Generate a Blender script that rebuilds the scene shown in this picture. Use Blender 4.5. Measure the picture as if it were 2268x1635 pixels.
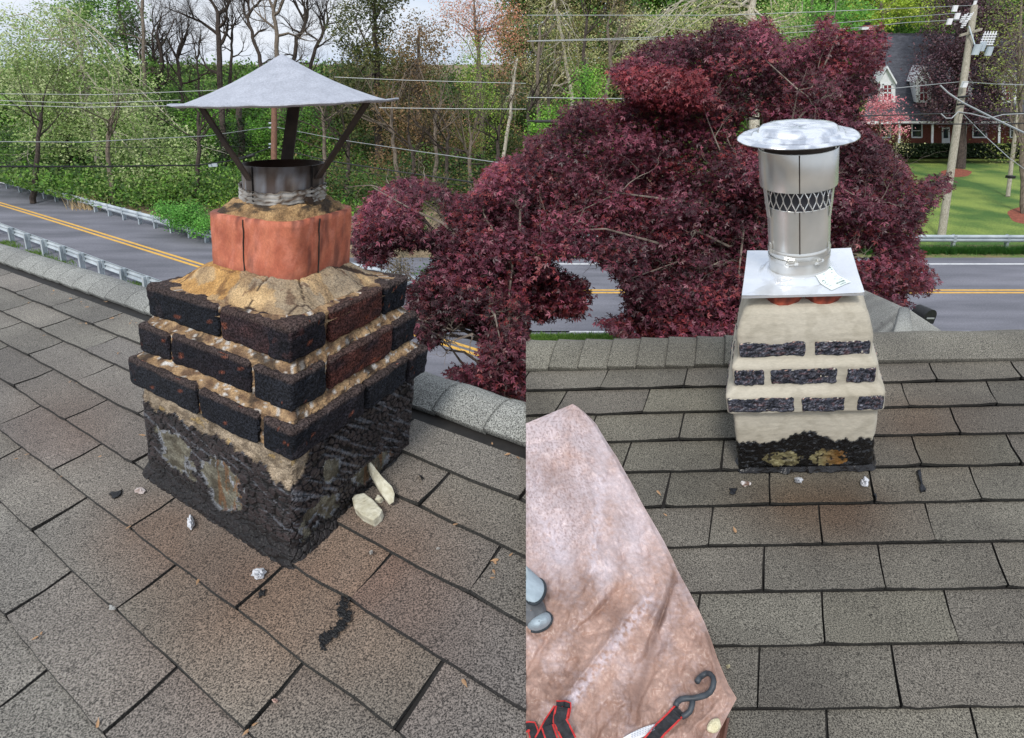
import bpy, bmesh, math, random
import numpy as np
from mathutils import Vector, noise
R_ = math.radians
rng = np.random.default_rng(7)
random.seed(7)
sc = bpy.context.scene
for o in list(bpy.data.objects): bpy.data.objects.remove(o)

# ------------------------------------------------------------ camera, sky, sun
W, H, F, CX, CY = 2268.0, 1635.0, 1235.0, 1134.0, 817.5      # measuring grid of the photograph
PITCH = R_(29.5)
CAM = Vector((0, 0, 7.5))
cd = bpy.data.cameras.new('camera'); cam = bpy.data.objects.new('camera', cd)
sc.collection.objects.link(cam); sc.camera = cam
cam.location = CAM; cam.rotation_euler = (R_(90) - PITCH, 0, 0)
cd.sensor_width = 36; cd.lens = F / W * 36; cd.clip_start = .05; cd.clip_end = 600
sc.render.resolution_x = 1024; sc.render.resolution_y = 738
wd = bpy.data.worlds.new('World'); sc.world = wd; wd.use_nodes = True
nt = wd.node_tree; nt.nodes.clear()
SUN_EL, SUN_AZ = R_(52), R_(200)
sky = nt.nodes.new('ShaderNodeTexSky'); sky.sky_type = 'NISHITA'; sky.sun_disc = False
sky.sun_elevation = SUN_EL; sky.sun_rotation = SUN_AZ; sky.dust_density = 3; sky.air_density = 1.2
tc = nt.nodes.new('ShaderNodeTexCoord')
nz = nt.nodes.new('ShaderNodeTexNoise'); nz.inputs['Scale'].default_value = 3.2; nz.inputs['Detail'].default_value = 6
mp = nt.nodes.new('ShaderNodeMapping'); mp.inputs['Scale'].default_value = (1, 1, 3)
rp = nt.nodes.new('ShaderNodeValToRGB'); rp.color_ramp.elements[0].position = .3; rp.color_ramp.elements[1].position = .62
rp.color_ramp.elements[0].color = (7.0, 8.4, 10.6, 1); rp.color_ramp.elements[1].color = (10.6, 11.2, 12.2, 1)
mx = nt.nodes.new('ShaderNodeMixRGB'); mx.inputs[0].default_value = .85
bg = nt.nodes.new('ShaderNodeBackground'); bg.inputs['Strength'].default_value = .086
wo = nt.nodes.new('ShaderNodeOutputWorld')
L = nt.links.new
L(tc.outputs['Generated'], mp.inputs[0]); L(mp.outputs[0], nz.inputs['Vector']); L(nz.outputs[0], rp.inputs[0])
L(sky.outputs[0], mx.inputs[1]); L(rp.outputs[0], mx.inputs[2]); L(mx.outputs[0], bg.inputs[0]); L(bg.outputs[0], wo.inputs[0])
sd = bpy.data.lights.new('sun', 'SUN'); sd.energy = 2.1; sd.angle = R_(14); sd.color = (1, .96, .9)
so = bpy.data.objects.new('sun', sd); sc.collection.objects.link(so)
sdir = Vector((math.sin(SUN_AZ) * math.cos(SUN_EL), math.cos(SUN_AZ) * math.cos(SUN_EL), math.sin(SUN_EL)))
so.rotation_euler = sdir.to_track_quat('Z', 'Y').to_euler(); so.location = (0, -10, 30)
sc.view_settings.view_transform = 'Standard'; sc.view_settings.look = 'None'
sc.view_settings.exposure = 0.17; sc.view_settings.gamma = 1

# ------------------------------------------------------------ placing helpers
cp, sp = math.cos(PITCH), math.sin(PITCH)
def c2w(x, y, z): return Vector((x, z * cp - y * sp, -z * sp - y * cp))
def ray(x, y): return c2w((x - CX) / F, (y - CY) / F, 1)
def P(x, y, d): return CAM + ray(x, y) * d
def G(x, y, z=0.0):
    r = ray(x, y); return CAM + r * ((z - CAM.z) / r.z)
def onplane(x, y, o, n):
    r = ray(x, y); return CAM + r * ((o - CAM).dot(n) / r.dot(n))
def px(p):
    v = Vector(p) - CAM
    z = v.y * cp - v.z * sp; yy = -v.y * sp - v.z * cp
    return (CX + F * v.x / z, CY + F * yy / z, z)
class Frame:
    def __init__(s, o, u, v, h): s.o = CAM + Vector(o); s.u = Vector(u); s.v = Vector(v); s.h = Vector(h)
    def __call__(s, u, v, h): return s.o + s.u * u + s.v * v + s.h * h
# the two chimneys' own axes (along ridge, away, up) and the two roof slopes (origin, one tab, one course)
FL = Frame((-.67577, 1.27197, -1.04788), (1.26834, -.8377, .07938), (.47094, .92367, -.04566), (.21285, .08717, 1.24664))
FR = Frame((.8007, 1.25357, -.90013), (.80719, -.00413, .02466), (.32526, .81347, .04983), (-.23431, -.04973, .8131))
class Roof:
    def __init__(s, c, a, b):
        s.c = CAM + Vector(c); s.a = Vector(a); s.b = Vector(b); s.n = s.a.cross(s.b).normalized()
        if s.n.z < 0: s.n = -s.n
    def __call__(s, t_s, t_t, h=0.0): return s.c + s.a * t_s + s.b * t_t + s.n * h
    def at(s, x, y, h=0.0): return onplane(x, y, s.c + s.n * h, s.n)
    def st(s, p):
        d = Vector(p) - s.c; aa, ab, bb = s.a.dot(s.a), s.a.dot(s.b), s.b.dot(s.b)
        x, y = d.dot(s.a), d.dot(s.b); D = aa * bb - ab * ab
        return ((x * bb - y * ab) / D, (y * aa - x * ab) / D)
RL = Roof((-2.62385, 2.95194, -1.12403), (.38684, -.2555, .02421), (-.06371, -.123, -.01127))
RR = Roof((.57603, 1.52273, -.8509), (.24619, -.00126, .00752), (-.04353, -.1076, -.01718))
UPL = FL.h.normalized(); UPR = FR.h.normalized()
SEAM = 1165.0
def fb(x, y=0., z=0., o=4): return noise.fractal(Vector((x, y, z)), 1.0, 2.0, o)
def sm(a, b, x):
    t = max(0., min(1., (x - a) / (b - a))); return t * t * (3 - 2 * t)

# ------------------------------------------------------------ colours and materials
def s2l(c): return c / 12.92 if c <= .04045 else ((c + .055) / 1.055) ** 2.4
def S(r, g, b): return (s2l(r / 255), s2l(g / 255), s2l(b / 255), 1)
def mixc(a, b, t): return tuple(a[i] * (1 - t) + b[i] * t for i in range(3)) + (1,)
_M = {}
def mat(name, c1, c2=None, scale=5., rough=.8, bump=0., bscale=None, bdist=.01, metal=0., tint=False, detail=6, lo=.35, hi=.65,
        trans=0., spec=.5, fine=None, coat=0., stretch=None):
    if name in _M: return _M[name]
    m = bpy.data.materials.new(name); m.use_nodes = True; t = m.node_tree; N = t.nodes; N.clear(); K = t.links.new
    out = N.new('ShaderNodeOutputMaterial'); b = N.new('ShaderNodeBsdfPrincipled')
    b.inputs['Roughness'].default_value = rough; b.inputs['Metallic'].default_value = metal
    b.inputs['Specular IOR Level'].default_value = spec; b.inputs['Coat Weight'].default_value = coat
    tcn = N.new('ShaderNodeTexCoord'); vec = tcn.outputs['Object']
    if stretch:
        mpn = N.new('ShaderNodeMapping'); mpn.inputs['Scale'].default_value = stretch; K(vec, mpn.inputs[0]); vec = mpn.outputs[0]
    n1 = N.new('ShaderNodeTexNoise'); n1.inputs['Scale'].default_value = scale; n1.inputs['Detail'].default_value = detail
    K(vec, n1.inputs['Vector'])
    rr = N.new('ShaderNodeValToRGB'); rr.color_ramp.elements[0].position = lo; rr.color_ramp.elements[1].position = hi
    rr.color_ramp.elements[0].color = c1; rr.color_ramp.elements[1].color = c2 or c1
    K(n1.outputs[0], rr.inputs[0]); col = rr.outputs[0]
    if fine:       # granules: (scale, dark, light)
        n3 = N.new('ShaderNodeTexNoise'); n3.inputs['Scale'].default_value = fine[0]; n3.inputs['Detail'].default_value = 2; n3.inputs['Roughness'].default_value = .8
        K(vec, n3.inputs['Vector'])
        r3 = N.new('ShaderNodeValToRGB'); r3.color_ramp.elements[0].position = .38; r3.color_ramp.elements[1].position = .62
        r3.color_ramp.elements[0].color = (fine[1],) * 3 + (1,); r3.color_ramp.elements[1].color = (fine[2],) * 3 + (1,)
        K(n3.outputs[0], r3.inputs[0])
        m3 = N.new('ShaderNodeMixRGB'); m3.blend_type = 'MULTIPLY'; m3.inputs[0].default_value = 1
        K(col, m3.inputs[1]); K(r3.outputs[0], m3.inputs[2]); col = m3.outputs[0]
    if tint:
        at = N.new('ShaderNodeAttribute'); at.attribute_name = 'tint'
        m4 = N.new('ShaderNodeMixRGB'); m4.blend_type = 'MULTIPLY'; m4.inputs[0].default_value = 1
        K(col, m4.inputs[1]); K(at.outputs['Color'], m4.inputs[2]); col = m4.outputs[0]
    K(col, b.inputs['Base Color'])
    if bump:
        n2 = N.new('ShaderNodeTexNoise'); n2.inputs['Scale'].default_value = bscale or scale * 4; n2.inputs['Detail'].default_value = 6
        K(vec, n2.inputs['Vector'])
        bp = N.new('ShaderNodeBump'); bp.inputs['Strength'].default_value = bump; bp.inputs['Distance'].default_value = bdist
        K(n2.outputs[0], bp.inputs['Height']); K(bp.outputs[0], b.inputs['Normal'])
    if trans:
        tr = N.new('ShaderNodeBsdfTranslucent'); K(col, tr.inputs[0]); ms = N.new('ShaderNodeMixShader'); ms.inputs[0].default_value = trans
        K(b.outputs[0], ms.inputs[1]); K(tr.outputs[0], ms.inputs[2]); K(ms.outputs[0], out.inputs[0])
    else: K(b.outputs[0], out.inputs[0])
    _M[name] = m; return m
WHITE = (1, 1, 1, 1)

# ------------------------------------------------------------ object helpers
def tag(o, label=None, cat=None, group=None, kind=None):
    if label: o['label'] = label
    if cat: o['category'] = cat
    if group: o['group'] = group
    if kind: o['kind'] = kind
    return o
def empty(name, loc, label, cat, group=None):
    o = bpy.data.objects.new(name, None); sc.collection.objects.link(o); o.location = loc; o.empty_display_size = .1
    return tag(o, label, cat, group)
class MB:
    def __init__(s): s.v = []; s.f = []; s.c = []
    def add(s, vs, fs, col=None):
        b = len(s.v); s.v.extend(tuple(p) for p in vs)
        for f in fs: s.f.append(tuple(i + b for i in f))
        if callable(col): s.c.extend(col(i) for i in range(len(vs)))
        else: s.c.extend([col or WHITE] * len(vs))
        return s
    def box(s, c, x, y, z, col=None):
        c, x, y, z = Vector(c), Vector(x) / 2, Vector(y) / 2, Vector(z) / 2
        vs = [c + x * i + y * j + z * k for k in (-1, 1) for j in (-1, 1) for i in (-1, 1)]
        return s.add(vs, [(0, 2, 3, 1), (4, 5, 7, 6), (0, 1, 5, 4), (2, 6, 7, 3), (0, 4, 6, 2), (1, 3, 7, 5)], col)
    def tube(s, pts, rad, n=6, col=None, cap=True, flat=1.0):
        pts = [Vector(p) for p in pts]; m = len(pts)
        rad = rad if hasattr(rad, '__len__') else [rad] * m
        vs = []; prev = None
        for i, p in enumerate(pts):
            d = (pts[min(i + 1, m - 1)] - pts[max(i - 1, 0)]).normalized()
            if prev is None:
                a = Vector((0, 0, 1)) if abs(d.z) < .9 else Vector((1, 0, 0)); x = d.cross(a).normalized()
            else: x = (prev - d * prev.dot(d)).normalized()
            prev = x; y = d.cross(x)
            for k in range(n):
                t = 2 * math.pi * k / n; vs.append(p + (x * math.cos(t) + y * math.sin(t) * flat) * rad[i])
        fs = [(i * n + k, i * n + (k + 1) % n, (i + 1) * n + (k + 1) % n, (i + 1) * n + k) for i in range(m - 1) for k in range(n)]
        if cap: fs += [tuple(range(n))[::-1], tuple(range((m - 1) * n, m * n))]
        return s.add(vs, fs, col)
    def grid(s, nu, nv, fn, col=None, closed_u=False):
        vs = [fn(i, j) for j in range(nv) for i in range(nu)]
        fs = [(j * nu + i, j * nu + (i + 1) % nu, (j + 1) * nu + (i + 1) % nu, (j + 1) * nu + i) for j in range(nv - 1) for i in range(nu if closed_u else nu - 1)]
        cc = None
        if col: cc = lambda k: col(k % nu, k // nu)
        return s.add(vs, fs, cc)
    def build(s, name, m, parent=None, smooth=False, clip=None, tint=True):
        me = bpy.data.meshes.new(name); me.from_pydata(s.v, [], s.f)
        if tint and any(c is not WHITE for c in s.c):
            a = me.color_attributes.new('tint', 'FLOAT_COLOR', 'POINT'); a.data.foreach_set('color', np.array(s.c, dtype=np.float32).ravel())
        else:
            a = me.color_attributes.new('tint', 'FLOAT_COLOR', 'POINT'); a.data.foreach_set('color', np.ones(len(s.v) * 4, dtype=np.float32))
        if clip:
            bm = bmesh.new(); bm.from_mesh(me)
            n = Vector((1, 0, 0)) * 1.0 - c2w(0, 0, 1) * ((SEAM - CX) / F)
            bmesh.ops.bisect_plane(bm, geom=bm.verts[:] + bm.edges[:] + bm.faces[:], plane_co=CAM, plane_no=n, clear_outer=(clip == 'L'), clear_inner=(clip == 'R'))
            bm.to_mesh(me); bm.free()
        me.materials.append(m)
        if smooth: me.shade_smooth()
        me.update()
        o = bpy.data.objects.new(name, me); sc.collection.objects.link(o)
        if parent is not None:
            o.parent = parent
            q = parent; off = Vector((0, 0, 0))
            while q is not None: off += q.location; q = q.parent
            o.location = -off + Vector((0, 0, 0))
        return o
def fastmesh(name, V, Fc, C, m, parent=None):      # numpy quads
    me = bpy.data.meshes.new(name); n = len(V); k = len(Fc)
    me.vertices.add(n); me.vertices.foreach_set('co', V.astype(np.float32).ravel())
    me.loops.add(k * 4); me.loops.foreach_set('vertex_index', Fc.astype(np.int32).ravel())
    me.polygons.add(k); me.polygons.foreach_set('loop_start', np.arange(0, k * 4, 4, dtype=np.int32)); 
    a = me.color_attributes.new('tint', 'FLOAT_COLOR', 'POINT'); a.data.foreach_set('color', C.astype(np.float32).ravel())
    me.update(calc_edges=True); me.validate(); me.materials.append(m)
    o = bpy.data.objects.new(name, me); sc.collection.objects.link(o)
    if parent is not None: o.parent = parent; o.location = -parent.location
    return o

# round things standing on a chimney: true circles about the chimney's own up axis
def rounds(fr, du=0., dv=0.):
    def q(h, r, th): return fr(du + r * math.cos(th), dv + r * math.sin(th), h)
    return q
def th_at(q, h, r, x, back=False):
    best = None
    for k in range(720):
        th = 2 * math.pi * k / 720; X, Y, Z = px(q(h, r, th)); Z0 = px(q(h, 0, 0))[2]
        if (Z > Z0) == back and (best is None or abs(X - x) < best[0]): best = (abs(X - x), th)
    return best[1]
def lathe(mb, q, prof, n=64, col=None, wob=None, th0=0., th1=2 * math.pi):
    full = abs(th1 - th0 - 2 * math.pi) < 1e-6
    nu = n if full else n + 1
    def fn(i, j):
        th = th0 + (th1 - th0) * i / n; h, r = prof[j]
        if wob: dh, dr = wob(th, j); h += dh; r += dr
        return q(h, r, th)
    return mb.grid(nu, len(prof), fn, (lambda i, j: col(th0 + (th1 - th0) * i / n, j)) if col else None, closed_u=full)

# ------------------------------------------------------------ materials used in several places
M_shL = mat('asphalt shingle granules', S(138, 134, 128), S(164, 160, 152), scale=2.2, rough=.92, fine=(300, .10, 1.45), bump=.55, bscale=300, bdist=.004, tint=True, spec=.5)
M_shR = mat('weathered shingle granules', S(118, 114, 107), S(146, 142, 132), scale=2.6, rough=.9, fine=(430, .10, 1.4), bump=.5, bscale=420, bdist=.003, tint=True, spec=.35)
M_under = mat('roofing felt', S(28, 26, 25), S(40, 38, 36), scale=30)
M_brick = mat('brick face', S(228, 225, 222), S(255, 255, 255), scale=25, rough=.95, bump=1., bscale=130, bdist=.014, tint=True, fine=(210, .3, 1.9), spec=.2)
M_mort = mat('old mortar', S(215, 205, 190), S(255, 250, 240), scale=30, rough=.95, bump=.8, bscale=140, bdist=.008, tint=True, fine=(260, .6, 1.15))
M_tar = mat('roof tar', S(200, 200, 200), S(255, 255, 255), scale=14, rough=.5, bump=.7, bscale=120, bdist=.006, tint=True, fine=(260, .5, 1.3), spec=.4)
M_wettar = mat('fresh roof tar', S(200, 200, 200), S(255, 255, 255), scale=20, rough=.25, bump=.7, bscale=60, bdist=.008, tint=True)
M_clay = mat('clay flue tile', S(225, 215, 210), S(255, 255, 255), scale=18, rough=.75, bump=.25, bscale=90, bdist=.004, tint=True, fine=(160, .88, 1.06))
M_stucco = mat('cream stucco', S(238, 236, 232), S(255, 255, 255), scale=9, rough=.9, bump=.3, bscale=40, bdist=.004, tint=True, stretch=(.4, 1, 1.6), fine=(240, .92, 1.04))
M_galv = mat('galvanised sheet', S(174, 177, 186), S(188, 191, 200), scale=35, rough=.55, metal=.35, fine=(260, .82, 1.08), bump=.1, bscale=200, bdist=.002)
M_burnt = mat('heat stained steel', S(190, 190, 190), S(255, 255, 255), scale=14, rough=.5, metal=.55, tint=True, bump=.15, bscale=40, bdist=.002)
M_steel = mat('brushed stainless steel', S(206, 206, 202), S(224, 224, 220), scale=12, rough=.26, metal=.62, bump=.06, bscale=20, bdist=.003)
M_lid = mat('steel lid with reflection mottle', S(196, 200, 208), S(246, 248, 252), scale=34, rough=.2, metal=.75, bump=.12, bscale=22, bdist=.003, lo=.42, hi=.56)  # light and dark mottling in the colour imitates broken reflections
M_shiny = mat('bright stainless steel', S(222, 225, 230), S(240, 243, 248), scale=9, rough=.22, metal=.6, bump=.25, bscale=14, bdist=.004)
M_black = mat('black metal', S(22, 22, 24), S(34, 34, 36), scale=20, rough=.45)
M_soot = mat('sooty metal', S(38, 30, 26), S(62, 50, 42), scale=30, rough=.75)
M_wood = mat('weathered pole wood', S(136, 130, 114), S(170, 164, 148), scale=3, stretch=(8, 8, .6), rough=.9, tint=True)
M_rail = mat('galvanised rail', S(165, 175, 182), S(200, 208, 212), scale=1.5, rough=.5, metal=.3)
M_wire = mat('power cable', S(38, 38, 40), rough=.6)
M_wirel = mat('aluminium cable', S(168, 172, 172), rough=.5, metal=.4)
M_white = mat('white paint', S(224, 226, 228), S(236, 237, 238), scale=4, rough=.6)
def bark(name, a, b): return mat(name, S(*a), S(*b), scale=4, stretch=(3, 3, 1), rough=.95, bump=.5, bscale=18, bdist=.03, tint=True)
M_barkd = bark('dark bark', (48, 40, 36), (78, 68, 60)); M_barkp = bark('pale bark', (150, 140, 124), (196, 190, 174)); M_barkm = bark('grey bark', (88, 78, 68), (124, 112, 98))
M_leaf = mat('green leaves', WHITE, rough=.55, tint=True, trans=.35, spec=.3)
M_mleaf = mat('maroon leaves', WHITE, rough=.42, tint=True, trans=.22, spec=.45)

# ------------------------------------------------------------ ground, road, grass
def sheet(name, pts, z, m, label=None, sub=0):
    mb = MB(); mb.add([(p[0], p[1], z) for p in pts], [tuple(range(len(pts)))]); o = mb.build(name, m)
    tag(o, kind='structure'); return o
M_ground = mat('leaf litter and dirt', S(96, 84, 62), S(150, 130, 104), scale=1.2, rough=1, bump=.6, bscale=6, bdist=.05, fine=(14, .6, 1.25))
sheet('ground', [(-300, -60), (300, -60), (300, 500), (-300, 500)], -.02, M_ground)
def gp(x, y): p = G(x, y); return Vector((p.x, p.y, 0))
M_lawn = mat('mown lawn', S(66, 100, 38), S(128, 146, 66), scale=.35, rough=1, fine=(16, .5, 1.4), bump=.5, bscale=30, bdist=.03, lo=.4, hi=.62)
q = [gp(1500, 545), gp(3400, 545), gp(3400, 250), gp(1500, 250)]
sheet('lawn', q, .0, M_lawn)
M_verge = mat('patchy verge', S(120, 112, 74), S(96, 116, 56), scale=1.6, rough=1, fine=(12, .6, 1.25), lo=.4, hi=.6)
sheet('verge', [gp(1185, 543), gp(3400, 543), gp(3400, 578), gp(1185, 578)], .002, M_verge)
sheet('grass_strip', [gp(1165, 742), gp(2400, 742), gp(2400, 860), gp(1165, 860)], .002, mat('long grass strip', S(72, 100, 40), S(120, 130, 66), scale=3, rough=1, fine=(14, .5, 1.3)))
# the road from the far left passing behind the roof, and the road on the right that joins it
def smooth(pts, n=8):
    out = []
    for i in range(len(pts) - 1):
        p0, p1, p2, p3 = pts[max(i - 1, 0)], pts[i], pts[i + 1], pts[min(i + 2, len(pts) - 1)]
        for k in range(n):
            t = k / n; out.append(.5 * ((2 * p1) + (p2 - p0) * t + (2 * p0 - 5 * p1 + 4 * p2 - p3) * t * t + (3 * p1 - p0 - 3 * p2 + p3) * t ** 3))
    out.append(pts[-1]); return out
lineL = smooth([gp(*c) for c in [(-900, 300), (-500, 330), (-200, 398), (0, 452), (440, 588), (820, 707), (1020, 770), (1160, 814)]])
lineR = smooth([gp(*c) for c in [(700, 646), (1000, 646), (1500, 646), (1900, 646), (2900, 646)]])
def strip(name, line, lo, hi, z, m):
    mb = MB(); vs = []
    for i, p in enumerate(line):
        d = (line[min(i + 1, len(line) - 1)] - line[max(i - 1, 0)]).normalized(); n = Vector((-d.y, d.x, 0))
        vs += [(p + n * lo) + Vector((0, 0, z)), (p + n * hi) + Vector((0, 0, z))]
    mb.add(vs, [(2 * i, 2 * i + 2, 2 * i + 3, 2 * i + 1) for i in range(len(line) - 1)])
    o = mb.build(name, m); tag(o, kind='structure'); return o
M_road = mat('asphalt', S(98, 99, 106), S(124, 124, 132), scale=.45, rough=.85, fine=(30, .8, 1.15), spec=.3, stretch=(.5, 2.5, 1))
M_yel = mat('yellow road paint', S(206, 158, 62), S(224, 176, 84), scale=6, rough=.7)
M_wl = mat('white road paint', S(196, 198, 200), S(222, 222, 222), scale=6, rough=.7)
def yspan(y): return gp(1500, y).y - gp(1500, 646).y
strip('road', lineR, yspan(742), yspan(571), .004, M_road); strip('road', lineL, -3.3, 3.3, .009, M_road)
for ln, z in ((lineL, .014), (lineR[4:], .009)):
    strip('road_marking', ln, -.19, -.06, z, M_yel); strip('road_marking', ln, .06, .19, z, M_yel)
strip('road_marking', lineL[:-8], 2.55, 2.68, .014, M_wl); strip('road_marking', lineR[8:], yspan(737), yspan(734), .009, M_wl); strip('road_marking', lineR[8:], yspan(586.5), yspan(584), .009, M_wl)
M_mulch = mat('red mulch', S(120, 62, 44), S(156, 88, 66), scale=5, rough=1, fine=(20, .6, 1.2))
def mulch(x, y, rx, ry):
    c = gp(x, y); e = gp(x + rx, y) - c; f = gp(x, y - ry) - c; mb = MB(); n = 40
    mb.add([c + Vector((0, 0, .012))] + [c + e * math.cos(t) * (1 + .06 * math.sin(5 * t)) + f * math.sin(t) + Vector((0, 0, .006)) for t in [2 * math.pi * k / n for k in range(n)]],
           [(0, 1 + k, 1 + (k + 1) % n) for k in range(n)])
    o = mb.build('mulch_bed', M_mulch); tag(o, kind='structure')
mulch(2118, 383, 34, 9); mulch(2290, 475, 58, 20)
mulch(2200, 348, 420, 3.2)

# ------------------------------------------------------------ roof
def shingles(roof, tmin, tmax, smin, smax, offs, clip, m, tintf, cut=None):
    mb = MB(); r = random.Random(3)
    for i in range(tmin, tmax):
        off = offs.get(i, (i % 2) * .5 + r.uniform(-.03, .03))
        for k in range(int(smin) - 2, int(smax) + 2):
            s0, s1 = off + k, off + k + 1
            if s1 < smin or s0 > smax: continue
            if cut and cut(i, s0, s1): s0, s1 = cut(i, s0, s1)
            mid = roof((s0 + s1) / 2, i + .5); X, Y, Z = px(mid)
            if Z < .2 or X < -900 or X > 3300 or Y > 2600: continue
            g = .010 if clip == 'L' else .009; nx = 10; tt = tintf(i, k, X, Y, (s0 + s1) / 2)
            low = []; seed = r.random() * 50; curl = r.uniform(0, .004)
            sk0, sk1 = r.uniform(-.012, .012), r.uniform(-.012, .012)
            rows = [(0.0, .0015), (.45, .004), (.9, .0095), (1.0, .0112)]
            vs = []
            for jt, (t, h) in enumerate(rows):
                for a in range(nx + 1):
                    f = a / nx; s = s0 + g + (s1 - s0 - 2 * g) * f + (sk0 * (1 - f) + sk1 * f) * t
                    wob = .022 * fb(s * 1.7 + seed * 0, i * 3.1) * (1 if t else 0) + (.02 * fb(s * 5, i * 7.7 + 1) if t == 1 else 0)
                    if t == 1: wob -= .02 * (max(0, abs(f - .5) - .46) / .04)
                    hh = h + (curl * abs(f - .5) * 2 if t > .8 else 0) + .0014 * fb(s * 3, i + t)
                    vs.append(roof(s, i + t + wob, hh))
            n = nx + 1
            fs = [(j * n + a, j * n + a + 1, (j + 1) * n + a + 1, (j + 1) * n + a) for j in range(3) for a in range(nx)]
            base = len(vs)
            for a in range(n): vs.append(Vector(vs[3 * n + a]))
            for a in range(n): vs.append(Vector(vs[3 * n + a]) - roof.n * (.0105 if clip == 'L' else .0085) + roof.b.normalized() * (.002 if clip == 'L' else .0004))
            fs += [(base + a, base + a + 1, base + n + a + 1, base + n + a) for a in range(nx)]
            for side in (0, nx):
                b2 = len(vs)
                for j in range(4): vs.append(Vector(vs[j * n + side]))
                for j in range(4): vs.append(Vector(vs[j * n + side]) - roof.n * .011)
                fs += [(b2 + j, b2 + j + 1, b2 + 5 + j, b2 + 4 + j) for j in range(3)]
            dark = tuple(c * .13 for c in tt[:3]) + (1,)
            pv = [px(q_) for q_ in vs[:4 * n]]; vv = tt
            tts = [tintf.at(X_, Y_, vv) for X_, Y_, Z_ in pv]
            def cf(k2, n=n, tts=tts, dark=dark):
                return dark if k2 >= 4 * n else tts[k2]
            mb.add(vs, fs, cf)
    return mb
def stain(X, Y, cx, cy, rx, ry): return math.exp(-(((X - cx) / rx) ** 2 + ((Y - cy) / ry) ** 2))
rt = random.Random(11)
class Tint:
    """clean granules with rust and soot stains that run down the slope from the chimneys"""
    def __init__(s, base, rust, spots): s.b, s.r, s.s = base, rust, spots
    def __call__(s, i, k, X, Y, q): v = rt.uniform(.87, 1.10); return (v, v * rt.uniform(.98, 1.02), v * rt.uniform(.97, 1.02), 1)
    def at(s, X, Y, v):
        n = .25 * fb(X * .012, Y * .012, 3)
        st = max(0, min(1, sum(a * (1 + n) * stain(X, Y, cx, cy, rx, ry) for a, cx, cy, rx, ry in s.s)))
        return tuple((s.b[j] * (1 - st) + s.r[j] * st) * v[j] for j in range(3)) + (1,)
tintL = Tint((.67, .65, .63), (.72, .51, .41), [(.9, 560, 1330, 250, 240), (.75, 860, 1240, 200, 170), (.5, 150, 950, 130, 90), (.6, 330, 1180, 120, 90), (.3, 900, 1480, 150, 120)])
tintR = Tint((.73, .71, .68), (.60, .44, .34), [(.95, 1800, 1110, 170, 55), (.5, 1850, 1160, 140, 60), (.6, 2010, 930, 130, 60), (.3, 2100, 1000, 100, 80)])
roofo = empty('shingle_roof', RL(5, 4), 'low grey asphalt shingle roof with a rounded ridge cap, the surface both chimneys stand on', 'roof')
offL = {0: 0.0, 1: .517, 2: .047, 3: .564, 4: .107, 5: .571, 6: .08, 7: .55, 8: .05}
def cutL(i, s0, s1): return None
sh = shingles(RL, 0, 14, -3, 16, offL, 'L', M_shL, tintL).build('shingle_slope', M_shL, roofo, clip='L')
offR = {0: -.1, 1: -.493, 2: -.014, 3: -.514, 4: -.01, 5: -.529, 6: -.022, 7: .469, 8: -.019, 9: .471, 10: 0}
sh = shingles(RR, 0, 14, -4, 8, offR, 'R', M_shR, tintR).build('shingle_slope', M_shR, roofo, clip='R')
for roof, cl, s0, s1 in ((RL, 'L', -6, 22), (RR, 'R', -8, 12)):
    mb = MB(); mb.add([roof(s0, -.6, -.004), roof(s1, -.6, -.004), roof(s1, 16, -.004), roof(s0, 16, -.004)], [(0, 1, 2, 3)])
    mb.build('underlayment', M_under, roofo, clip=cl)
# ridge cap: overlapping rounded pieces, then the steep far slope
def ridge(roof, cl, s0, s1, tb, step, prof, m, tint, sk, phase=0.):
    mb = MB(); k = 0; s = s0 + phase; r = random.Random(5)
    while s < s1:
        t0 = tb(s); v = r.uniform(.93, 1.07); tt = tuple(c * v for c in tint[:3]) + (1,); nx = 6; n = len(prof)
        w = step * r.uniform(.97, 1.03); lift = .007
        vs = []
        for a in range(nx + 1):
            f = [0, .05, .2, .4, .6, .8, 1][a]
            for j, (dt, h) in enumerate(prof):
                ss = s + w * 1.04 * f + sk * (dt / prof[-1][0]); 
                vs.append(roof(ss, tb(ss) + dt + .03 * fb(ss * 3, 2), h + .012 * 0 + (1 - f) * lift + .003 * fb(ss * 2, dt)))
        fs = [(a * n + j, (a + 1) * n + j, (a + 1) * n + j + 1, a * n + j + 1) for a in range(nx) for j in range(n - 1)]
        b0 = len(vs)
        for j in range(n): vs.append(Vector(vs[j]) - roof.n * .008)
        fs += [(j, j + 1, b0 + j + 1, b0 + j) for j in range(n - 1)]
        b1 = len(vs)
        for a in range(nx + 1): vs.append(Vector(vs[a * n]) - roof.n * .016)
        fs += [(a * n, (a + 1) * n, b1 + a + 1, b1 + a) for a in range(nx)]
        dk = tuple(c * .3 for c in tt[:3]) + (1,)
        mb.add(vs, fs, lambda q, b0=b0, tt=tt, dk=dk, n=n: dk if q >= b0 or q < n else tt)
        s += w
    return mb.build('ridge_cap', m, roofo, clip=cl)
profL = [(0, .016), (-.15, .03), (-.35, .042), (-.6, .05), (-.8, .047), (-1.0, .034), (-1.25, .008), (-1.6, -.06), (-2.0, -.2)]
tbL = lambda s: -.28 + .0 * s
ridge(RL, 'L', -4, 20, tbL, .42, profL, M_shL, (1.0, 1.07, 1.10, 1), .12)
profR = [(0, .012), (-.2, .02), (-.5, .028), (-.8, .032), (-1.05, .03), (-1.3, .018), (-1.7, -.05), (-2.2, -.2)]
tbR = lambda s: .12 + .006 * s
ridge(RR, 'R', -3, 2.0, tbR, .37, profR, M_shR, (.85, .86, .82, 1), -.1)
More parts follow.
